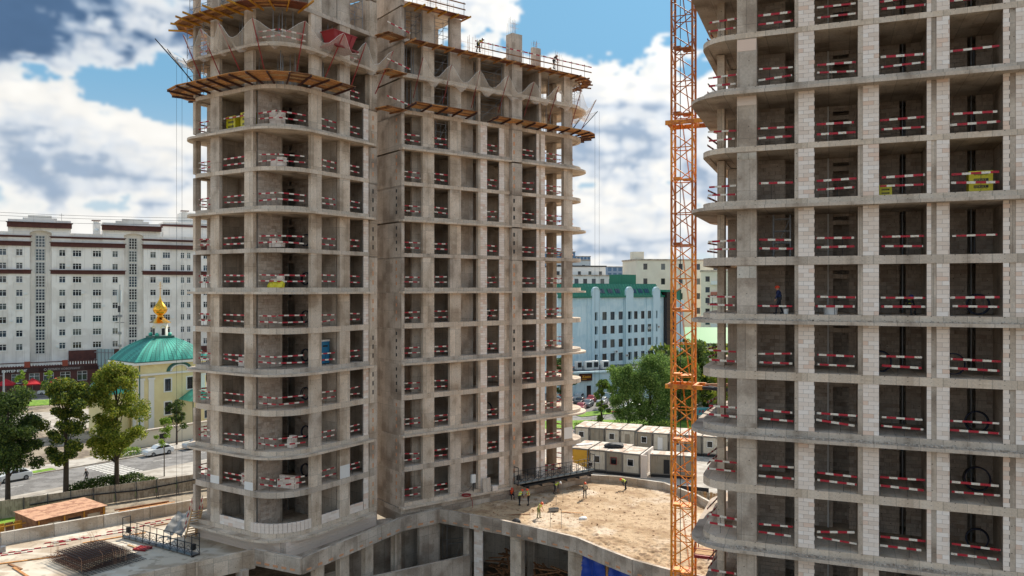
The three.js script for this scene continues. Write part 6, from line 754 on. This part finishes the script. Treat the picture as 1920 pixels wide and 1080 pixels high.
// ---------- people ----------
const bodyCache = {};
function smin(a, b, k) { const h = clamp(.5 + .5 * (b - a) / k); return b + (a - b) * h - k * h * (1 - h); }
function buildBody(pose) { // joints in metres, feet at y = 0, facing +z
  const { lean = 0, hip = .94, armL, armR, legL = [0, 0], legR = [0, 0], sit = false, headTilt = 0 } = pose, c = Math.cos(lean), s = Math.sin(lean);
  const up = (x, y, z = 0) => V(x, hip + y * c - z * s, y * s + z * c), B = [], b = (a, q, r0, r1, tag) => B.push([a, q, r0, r1, tag]);
  const pelvis = V(0, hip, 0), chest = up(0, .36), neck = up(0, .52), head = up(0, .66, .02 + headTilt), shL = up(.19, .46), shR = up(-.19, .46);
  b(pelvis, chest, .135, .155, 'vest'); b(up(-.12, .4), up(.12, .4), .12, .12, 'vest'); b(V(-.07, hip, 0), V(.07, hip, 0), .135, .135, 'trousers'); b(chest, neck, .1, .06, 'vest'); b(neck, head, .055, .06, 'skin'); b(head.clone().add(V(0, -.04, .015)), head.clone().add(V(0, .05, 0)), .088, .1, 'skin'); b(head.clone().add(V(0, -.01, .1)), head.clone().add(V(0, -.025, .115)), .018, .016, 'skin'); for (const q of [-1, 1]) b(head.clone().add(V(q * .095, 0, 0)), head.clone().add(V(q * .1, -.03, 0)), .02, .015, 'skin');
  const arm = (sh, t, sd) => { const el = up(sd * t[0], t[1], t[2]), ha = up(sd * t[3], t[4], t[5]); b(sh, el, .06, .047, 'sleeve'); b(el, ha, .046, .034, 'sleeve'); const d = V().subVectors(ha, el).normalize(); const pa = ha.clone().addScaledVector(d, .07); b(ha, pa, .036, .034, 'skin'); return [pa, d, sd]; };
  const hands = [arm(shL, armL || [.25, .18, -.02, .27, -.08, .06], 1), arm(shR, armR || [.25, .18, -.02, .27, -.08, .06], -1)];
  const leg = (sd, [fz, kn]) => { const h = V(sd * .1, hip - .02, 0), k = sit ? V(sd * .14, hip + .02, .42) : V(sd * .11, hip * .52, fz * .5 + kn), f = sit ? V(sd * .14, hip - .42, .46) : V(sd * .12, .09, fz); b(h, k, .095, .065, 'trousers'); b(k, f, .066, .047, 'trousers'); b(f.clone().add(V(0, -.04, -.04)), f.clone().add(V(sd * .02, -.05, .15)), .048, .038, 'boot'); }; leg(1, legL); leg(-1, legR);
  let mn = V(9, 9, 9), mx = V(-9, -9, -9); for (const [a, q, r0, r1] of B) { for (const [p, r] of [[a, r0], [q, r1]]) { mn.min(p.clone().addScalar(-r - .06)); mx.max(p.clone().addScalar(r + .06)); } }
  const ctr = mn.clone().add(mx).multiplyScalar(.5), half = Math.max(mx.x - mn.x, mx.y - mn.y, mx.z - mn.z) / 2 + .03, N = 78, mc = new MarchingCubes(N, new THREE.MeshBasicMaterial(), false, false, 60000); mc.isolation = 0;
  const dist = (p) => { let d = 9; for (const [a, q, r0, r1] of B) { const ax = q.x - a.x, ay = q.y - a.y, az = q.z - a.z, px = p.x - a.x, py = p.y - a.y, pz = p.z - a.z, t = clamp((px * ax + py * ay + pz * az) / (ax * ax + ay * ay + az * az + 1e-9)), e = Math.hypot(px - ax * t, py - ay * t, pz - az * t) - (r0 + (r1 - r0) * t); if (e < d + .03) d = smin(d, e, .025); } return d; };
  const p = V(); for (let z = 0; z < N; z++) for (let y = 0; y < N; y++) for (let x = 0; x < N; x++) { p.set((x - N / 2) / (N / 2) * half + ctr.x, (y - N / 2) / (N / 2) * half + ctr.y, (z - N / 2) / (N / 2) * half + ctr.z); mc.field[x + y * N + z * N * N] = p.x < mn.x || p.x > mx.x || p.y < mn.y || p.y > mx.y || p.z < mn.z || p.z > mx.z ? -.2 : -dist(p); }
  mc.update(); const n = mc.count, P = [], tags = []; for (let i = 0; i < n; i++) { const q = V(mc.positionArray[i * 3] * half + ctr.x, mc.positionArray[i * 3 + 1] * half + ctr.y, mc.positionArray[i * 3 + 2] * half + ctr.z); P.push(q.x, q.y, q.z); let best = 9, tg = 'vest'; for (const [a, e, r0, r1, tag] of B) { const ab = V().subVectors(e, a), t = clamp(V().subVectors(q, a).dot(ab) / (ab.lengthSq() + 1e-9)), dd = q.distanceTo(a.clone().addScaledVector(ab, t)) - (r0 + (r1 - r0) * t); if (dd < best) { best = dd; tg = tag; } } tags.push(tg); }
  // smooth normals from the field
  const Nn = []; for (let i = 0; i < n; i++) { const x = P[i * 3], y = P[i * 3 + 1], z = P[i * 3 + 2], e = .012, g = V(dist(V(x + e, y, z)) - dist(V(x - e, y, z)), dist(V(x, y + e, z)) - dist(V(x, y - e, z)), dist(V(x, y, z + e)) - dist(V(x, y, z - e))).normalize(); Nn.push(g.x, g.y, g.z); }
  const idx = [...Array(n).keys()]; // fingers rooted in the palms
  const fm = new MB(); for (const [pa, d, sd] of hands) { const side = V().crossVectors(d, V(0, 0, 1)).normalize(), fw = V().crossVectors(side, d).normalize(); for (let k = 0; k < 4; k++) { const L = [.07, .08, .075, .06][k], r = pa.clone().addScaledVector(side, (k - 1.5) * .018).addScaledVector(d, .02), m = r.clone().addScaledVector(d, L * .6).addScaledVector(fw, .01); fm.tube(r, m, .0095, 5, .0085).tube(m, m.clone().addScaledVector(d, L * .4).addScaledVector(fw, .028), .0085, 5, .007); } const th = pa.clone().addScaledVector(side, sd * -.034).addScaledVector(d, -.015); fm.tube(th, th.clone().addScaledVector(d, .04).addScaledVector(side, sd * -.02).addScaledVector(fw, .02), .011, 5, .008); }
  const base = P.length / 3; for (const v of fm.p) P.push(v); for (const v of fm.n) Nn.push(v); for (let k = 0; k < fm.p.length / 3; k++) tags.push('skin'); for (const v of fm.i) idx.push(v + base);
  return { P, Nn, idx, tags, head, lean };
}
M.body = std({ vertexColors: true, roughness: .85 });
const helmetG = (() => { const pr = [[.0, .135], [.06, .13], [.105, .1], [.125, .05], [.128, 0], [.15, -.012], [.152, -.022], [.12, -.016]].map(([a, b]) => new THREE.Vector2(a, b)); const g = new THREE.LatheGeometry(pr, 20); g.scale(1, 1, 1.12); return g; })();
function person(label, x, y, d, ry, poseName, pose, cols, helmet, group) {
  const bd = bodyCache[poseName] || (bodyCache[poseName] = buildBody(pose)), g = new THREE.BufferGeometry(); g.setAttribute('position', new THREE.Float32BufferAttribute(bd.P, 3)); g.setAttribute('normal', new THREE.Float32BufferAttribute(bd.Nn, 3)); const C = new Float32Array(bd.P.length), pc = {}; for (const k in cols) if (cols[k]) pc[k] = col(...cols[k]); bd.tags.forEach((t, i) => { let q = pc[t] || pc.vest; const yy = bd.P[i * 3 + 1]; if (t === 'vest' && pc.stripe && (mod(yy, .22) < .05)) q = pc.stripe; C[i * 3] = q.r; C[i * 3 + 1] = q.g; C[i * 3 + 2] = q.b; }); g.setAttribute('color', new THREE.BufferAttribute(C, 3)); g.setIndex(bd.idx);
  const T = thing('person', label, 'person', x, y, -d, ry, group); put(T, 'body', g, M.body); if (helmet) { const h = put(T, 'helmet', helmetG, std({ color: col(...helmet), roughness: .4 }), bd.head.x, bd.head.y + .03, bd.head.z); h.rotation.x = bd.lean * .6; put(h, 'peak', new MB().box(0, -.015, .15, .15, .012, .08), h.material); } else put(T, 'hair', new THREE.SphereGeometry(.112, 12, 8, 0, 6.3, 0, 1.7), M.black, bd.head.x, bd.head.y + .02, bd.head.z - .015);
  const ey = new MB(); for (const s of [-1, 1]) ey.box(s * .035, .005, .098, .02, .012, .012); put(T, 'eyes', ey, M.black, bd.head.x, bd.head.y, bd.head.z); return T;
}
const HI = [206, 222, 60], ORG = [226, 84, 36], DK = [38, 38, 42], SK = [196, 146, 118], ST = [214, 214, 206];
const stand = { armL: [.26, .2, .08, .2, .12, .26], armR: [.26, .2, .08, .2, .12, .26], legL: [.05, .02], legR: [-.06, .02], headTilt: .05, lean: .1 }, bend = { lean: 1.05, hip: .88, armL: [.2, .25, .25, .16, .1, .5], armR: [.2, .25, .25, .16, .1, .5], legL: [.1, .08], legR: [-.12, .06], headTilt: .03 }, stoop = { lean: .5, hip: .92, armL: [.22, .2, .22, .16, .12, .46], armR: [.22, .2, .2, .16, .1, .46], legL: [.08, .05], legR: [-.08, .04], headTilt: .06 }, sitp = { sit: true, hip: .45, lean: .35, armL: [.22, .2, .2, .12, .06, .42], armR: [.22, .2, .2, .12, .06, .42], headTilt: .06 }, walk = { armL: [.25, .18, .14, .25, .0, .24], armR: [.25, .18, -.12, .26, -.06, -.06], legL: [.2, .06], legR: [-.2, .08], lean: .16 };
const vestCols = { vest: HI, sleeve: DK, trousers: DK, skin: SK, boot: [40, 34, 30], stripe: ST };
person('worker in orange jacket and helmet sitting by the tower plinth', -.1, 3.95, 84.6, .4, 'sit', sitp, { ...vestCols, vest: ORG, stripe: null, sleeve: [60, 50, 46] }, [226, 70, 40]);
person('stooping worker in yellow vest and orange helmet in the tower shade', .75, 3.98, 81.8, 2.2, 'stoop', stoop, vestCols, [232, 84, 36]); person('standing worker in yellow vest beside the stooping one in the shade', 1.7, 3.98, 81.8, -1.2, 'stand', stand, { ...vestCols, sleeve: [190, 110, 80] }, [232, 84, 36]);
person('worker in yellow vest and green trousers raking at the shadow edge', 2.6, 4.0, 77.2, 1.0, 'stoop', stoop, { ...vestCols, trousers: [112, 118, 72], sleeve: [198, 150, 120] }, [232, 96, 40]); person('bent worker in green vest and white helmet near the far parapet', 4.7, 4.0, 86.4, 1.4, 'bend', bend, vestCols, [226, 224, 218]); person('worker in dark jacket and orange helmet standing in full sun', 7.8, 4.0, 84.5, .2, 'stand', stand, { ...vestCols, vest: [150, 140, 110], sleeve: DK }, [232, 84, 36]); person('bent worker in green vest alone by the curved parapet', 12.7, 4.0, 88.1, -1.3, 'bend', bend, vestCols, [232, 84, 36]);
{ let [X, Z] = FR.at(1.95, 1.2); person('worker in navy overalls and orange helmet on the tower beside the crane', X, RY(-1), -Z, -1.9, 'walk', walk, { vest: [32, 44, 84], sleeve: [32, 44, 84], trousers: [34, 34, 44], skin: SK, boot: DK }, [226, 70, 34]); [X, Z] = FR.at(9.2, 2.2); person('seated worker with reflective vest in the dark third opening', X, RY(-1) , -Z, .2, 'sit', sitp, { vest: [30, 34, 48], sleeve: [26, 28, 36], trousers: DK, skin: [120, 90, 74], boot: DK, stripe: [206, 216, 60] }, [40, 60, 120]); [X, Z] = F2.at(8.9, -.2); person('worker in green vest bending on the roof deck of the straight block', X, LY(12), -Z, 1, 'bend', bend, vestCols, [60, 60, 64]); [X, Z] = F2.at(19.2, -.2); person('crouching worker in dark clothes on the roof deck end', X, LY(12), -Z, 2, 'stoop', stoop, { vest: [70, 40, 40], sleeve: DK, trousers: DK, skin: SK, boot: DK }, [200, 200, 196]); }
person('pedestrian in dark clothes walking by the road behind the hedge', -58.0, .12, 107.6, -1.6, 'walk', walk, { vest: [46, 44, 44], sleeve: [46, 44, 44], trousers: [44, 44, 52], skin: SK, boot: DK }, null);
// ---------- small things on the soil ----------
solo('cement_sack', 'white sack lying on the sunlit soil', 'sack', (() => { const g = new THREE.SphereGeometry(.32, 16, 12), p = g.attributes.position; for (let i = 0; i < p.count; i++) p.setXYZ(i, p.getX(i) * 1.4, Math.max(-.05, p.getY(i) * .6) + .05 * fbm(p.getX(i) * 5, p.getZ(i) * 5, 2, 0, 3), p.getZ(i)); g.computeVertexNormals(); return g; })(), M.white, 6.9, 4.05, -76.8, .4);
{ const s = thing('survey_level', 'small grey tool case on the soil beside the raking worker', 'tool case', 4.2, 4.03, -79.6, .2); put(s, 'case', new MB().bx(-.5, .5, 0, .22, -.18, .18), M.steel); put(s, 'lid', new MB().bx(-.5, .5, .22, .28, -.18, .18), M.steelDark); put(s, 'handle', new MB().path([V(-.1, .28, 0), V(-.1, .36, 0), V(.1, .36, 0), V(.1, .28, 0)], .015, 5), M.black); }
solo('soil_plank', 'orange brown board lying on the soil by the tool case', 'plank', new MB().box(0, .03, 0, 2.2, .04, .12), M.timber, 6.0, 4.06, -78.8, -.2); solo('soil_plank', 'dark board lying at the edge of the tower shadow', 'plank', new MB().box(0, .03, 0, 1.9, .04, .14), M.timberDark, .9, 4.04, -78.2, .1);
{ const g = new THREE.IcosahedronGeometry(.42, 2), p = g.attributes.position; for (let i = 0; i < p.count; i++) { const n = .7 + .7 * fbm(p.getX(i) * 3 + 5, p.getY(i) * 3 + p.getZ(i) * 2, 3, 0, 8); p.setXYZ(i, p.getX(i) * n, Math.max(-.1, p.getY(i) * n), p.getZ(i) * n); } g.computeVertexNormals(); solo('jacket_heap', 'black jacket heap dropped by the podium parapet', 'jacket', g, M.black, .4, 4.1, -75.2); }
[[4.6, 82.2, 'first'], [5.4, 83.6, 'second'], [3.6, 74.2, 'third'], [4.6, 73.5, 'fourth']].forEach(([x, d, w]) => solo('survey_stake', `${w} thin steel stake standing upright in the soil`, 'stake', new MB().tube(V(0, 0, 0), V(0, 1.9, 0), .022, 5), M.steel, x, 3.95, -d));
{ const clods = new MB(); for (let k = 0; k < 1100; k++) { const x = rr(-5, 18), d = rr(64, 90), s = Math.pow(rnd(), 4) * .13 + .03; const front = 78.65 - (x + 7.2) * .72, back = 80.3 + (x + 8) * .76; if (d < front + 1.5 || d > Math.min(back, 90) - 1.2 || x > 19.5 - (d > 80 ? (d - 80) * .3 : 0)) continue; clods.box(x, 4.02, -d, s, s * .6, s * rr(.7, 1.5), rr(0, 3), rr(0, 1)); } const m = put(scene, 'soil_clods', clods, std({ color: col(172, 140, 110) })); m.userData.kind = 'stuff'; describe(m, 'scattered clods and pebbles on the podium soil', 'clods'); }
// ---------- stored goods on the floors ----------
M.yellowWrap = std({ color: col(206, 192, 34), roughness: .45 });
const brandTex = (() => { const c = document.createElement('canvas'); c.width = 512; c.height = 512; const g = c.getContext('2d'); g.fillStyle = 'rgb(206,192,34)'; g.fillRect(0, 0, 512, 512); for (let k = 0; k < 3; k++) { const y = 20 + k * 172; g.fillStyle = 'rgb(40,34,22)'; g.fillRect(100, y, 320, 74); g.fillStyle = 'rgb(170,156,60)'; g.font = 'bold 66px sans-serif'; g.fillText('ISTKULT', 112, y + 60); g.fillStyle = 'rgb(90,80,26)'; for (let j = 0; j < 4; j++) g.fillRect(110 + j * 80, y + 90, 40, 8); } const t = new THREE.CanvasTexture(c); t.colorSpace = THREE.SRGBColorSpace; return t; })();
function yellowPallet(label, F, x, d, y, w, h) { const [X, Z] = F.at(x, d), T = thing('wrapped_pallet', label, 'pallet', X, y, Z, F.th); put(T, 'wrapping', new MB().bx(0, w, .1, h, -.9, 0), M.yellowWrap); put(T, 'printed_face', new THREE.PlaneGeometry(w * .98, h * .9), std({ map: brandTex, roughness: .45 }), w / 2, h * .54, .008); for (const q of [.1, .5, .9]) put(T, 'skid', new MB().box(w * q, .05, -.45, .1, .1, .9), M.timberPale); }
yellowPallet('yellow wrapped pallet with black lettering, fourth opening of the crane side tower', FR, 12.2, .9, RY(1), 1.2, 1.25); yellowPallet('low yellow wrapped pallet in the third opening of the crane side tower', FR, 7.55, .9, RY(1), .7, .7); yellowPallet('yellow wrapped pallet behind the far flat pier below the curved platform', F1, -7.75, .7, LY(9), 1.25, 1.3); yellowPallet('taller yellow wrapped pallet next to the near flat pier', F1, -5.8, .7, LY(9), 1.3, 1.45);
function blockStack(label, F, x, d, y, nx, ny, nz, ry = .2) { const [X, Z] = F.at(x, d), T = thing('block_stack', label, 'block stack', X, y, Z, F.th + ry); for (let j = 0; j < ny; j++) for (let i = 0; i < nx; i++) for (let k = 0; k < nz; k++) { if (j === ny - 1 && rnd() < .4) continue; put(T, 'block', new MB().box(i * .62 + rr(-.02, .02), .135 + j * .255, -k * .32, .6, .25, .3, rr(-.03, .03)), M.blocks[(i + j + k) % 3]); } }
blockStack('large stack of white blocks at the rounded corner below the curved platform', F1, -2.6, 1.6, LY(9), 2, 5, 2); blockStack('low stack of white blocks two storeys below the curved platform', F1, -2.2, 1.4, LY(8), 2, 3, 2); blockStack('white block stack at the rounded corner, seventh storey up', F1, -2.4, 1.4, LY(6), 2, 3, 2); blockStack('white block stack with a yellow sack at the corner', F1, -2.3, 1.5, LY(5), 2, 4, 1); blockStack('brown grey block stack beside the first side pier', F1, -1.5, 2.6, LY(1), 1, 4, 2); blockStack('wide block stack in the rounded corner near the base', F1, -2.3, 2.2, LY(0), 3, 4, 2); blockStack('block stack behind the far flat pier near the base', F1, -5.8, 1.2, LY(0), 1, 4, 1); blockStack('dim block stack behind the flat piers, fourth storey up', F1, -6.2, 1.2, LY(3), 2, 4, 1);
{ const [X, Z] = F1.at(-1.7, 1.1); solo('yellow_sack', 'yellow plastic wrapping heaped at the foot of a block stack', 'wrapping', (() => { const g = new THREE.IcosahedronGeometry(.5, 3), p = g.attributes.position; for (let i = 0; i < p.count; i++) { const n = .6 + .8 * fbm(p.getX(i) * 3 + 2, p.getZ(i) * 3 + p.getY(i), 3, 0, 91); p.setXYZ(i, p.getX(i) * 1.8 * n, Math.max(0, p.getY(i) * n + .1), p.getZ(i) * n); } g.computeVertexNormals(); return g; })(), M.yellowWrap, X, LY(5), Z, F1.th); }
function coil(label, F, x, d, y, r = .6) { const [X, Z] = F.at(x, d), T = thing('hose_coil', label, 'hose coil', X, y, Z, F.th); for (let k = 0; k < 4; k++) { const m = put(T, 'loop', new THREE.TorusGeometry(r * rr(.93, 1.04), .035, 6, 28), k ? M.black : std({ color: col(40, 46, 70), roughness: .5 }), rr(-.05, .05), r + rr(0, .06), -k * .06); m.rotation.x = -.1; } }
coil('black hose coil in the fourth opening, fourth storey up, crane side tower', FR, 13, 3.4, RY(-3)); coil('black hose coil in the fourth opening, third storey up, crane side tower', FR, 13, 3.4, RY(-4), .68); coil('black hose coil in the fourth opening, second storey up, crane side tower', FR, 13, 3.4, RY(-5)); coil('hose coil against the pier in the fourth opening, fifth storey up', FR, 11.6, 2.4, RY(-2)); coil('hose coil against the pier in the third opening, fifth storey up', FR, 7.7, 2.4, RY(-2)); coil('brown hose coil in the fourth opening, sixth storey, beside the seated worker', FR, 13.0, 3, RY(-1));
for (const [k, w] of [[6, 'eighth'], [5, 'seventh'], [4, 'sixth'], [3, 'fifth'], [2, 'fourth'], [1, 'third'], [0, 'second']]) coil(`hose coil hanging in the dark rounded corner room, ${w} storey up`, F1, -2.8, 5.4, LY(k) + .25, .55); for (const [k, w] of [[4, 'fifth'], [3, 'fourth'], [1, 'second']]) coil(`hose coil between the pale block piers, ${w} storey up`, F2, 11.1, 1.4, LY(k) + .2, k === 1 ? .75 : .5);
for (const [F, x, d, y, l] of [[F1R, 5.7, 1.1, LY(3), 'blue portable toilet behind the side rails of the rounded block'], [F2, 18.6, 2.6, LY(1), 'blue portable toilet on the open balcony end']]) { const [X, Z] = F.at(x, d), T = thing('portable_toilet', l, 'toilet cabin', X, y, Z, F.th), bl = std({ color: col(34, 120, 164), roughness: .5 }); put(T, 'cabin', new MB().bx(0, 1.1, .1, 2.1, -1.1, 0), bl); put(T, 'roof', new MB().bx(-.04, 1.14, 2.1, 2.25, -1.14, .04), M.white); put(T, 'door', new MB().bx(.14, .96, .15, 2, 0, .03), bl); put(T, 'corner_post', new MB().bx(-.03, .08, .05, 2.1, -.02, .06), M.white); put(T, 'vent', new MB().bx(.25, .85, 1.6, 1.75, .03, .04), M.black); }
{ let [X, Z] = FR.at(2.35, .9); const b = thing('white_bucket', 'white bucket on the floor beside the worker in navy', 'bucket', X, RY(-1), Z); put(b, 'pail', new MB().tube(V(0, 0, 0), V(0, .32, 0), .13, 14, .16), M.white); put(b, 'handle', new THREE.TorusGeometry(.15, .008, 5, 14, Math.PI), M.steel, 0, .3, 0); [X, Z] = FR.at(4.9, 1.2); const c = thing('plastic_tub', 'pale round mixing tub in the second opening next storey worker', 'tub', X, RY(-1), Z); put(c, 'tub', new MB().tube(V(0, 0, 0), V(0, .42, 0), .38, 16, .42), M.white); put(c, 'rim', new THREE.TorusGeometry(.42, .025, 6, 20).rotateX(Math.PI / 2), M.white, 0, .42, 0);
  [X, Z] = F2.at(8.3, -.2); const e = thing('electric_box', 'white electrical box on a post above the workers', 'electrical box', X, LY(-1) - .1, Z, F2.th); put(e, 'post', new MB().bx(-.04, .04, 0, 1.2, -.04, .04), M.steelDark); put(e, 'box', new MB().bx(-.25, .25, .9, 1.75, -.12, .12), M.white); put(e, 'cable', new MB().path([V(0, .9, .1), V(-.8, .3, .3), V(-2, .05, .3)], .02, 5), M.black); const h = thing('red_hose', 'red coiled hose hanging over the lowest ledge above the workers', 'hose', X, LY(-1) - .35, Z + .3, F2.th); for (let k = 0; k < 3; k++) put(h, 'loop', new THREE.TorusGeometry(.42 + k * .03, .03, 6, 24).rotateX(Math.PI / 2), M.redPaint, -.9, .05 + k * .05, .1); put(h, 'tail', new MB().path([V(-.6, .05, .3), V(-.4, -.5, .45), V(-.3, -1.3, .4)], .03, 5), M.redPaint);
  [X, Z] = F2.at(9.4, -.35); const bo = thing('leaning_board', 'grey board leaning on the pale block pier above the workers', 'board', X, LY(-1) - .37, Z, F2.th); put(bo, 'board', new MB().box(.5, .72, 0, 1.0, 1.45, .05, 0, -.12), M.concGrey); put(bo, 'crack_strip', new MB().box(.5, .72, .04, .03, 1.4, .02, 0, -.12), M.concGrey); blockStack('three pale blocks stacked on the ledge beside the leaning board', F2, 10.9, -.4, LY(-1) - .37, 1, 3, 1, 0); }
renderer.render(scene, camera);
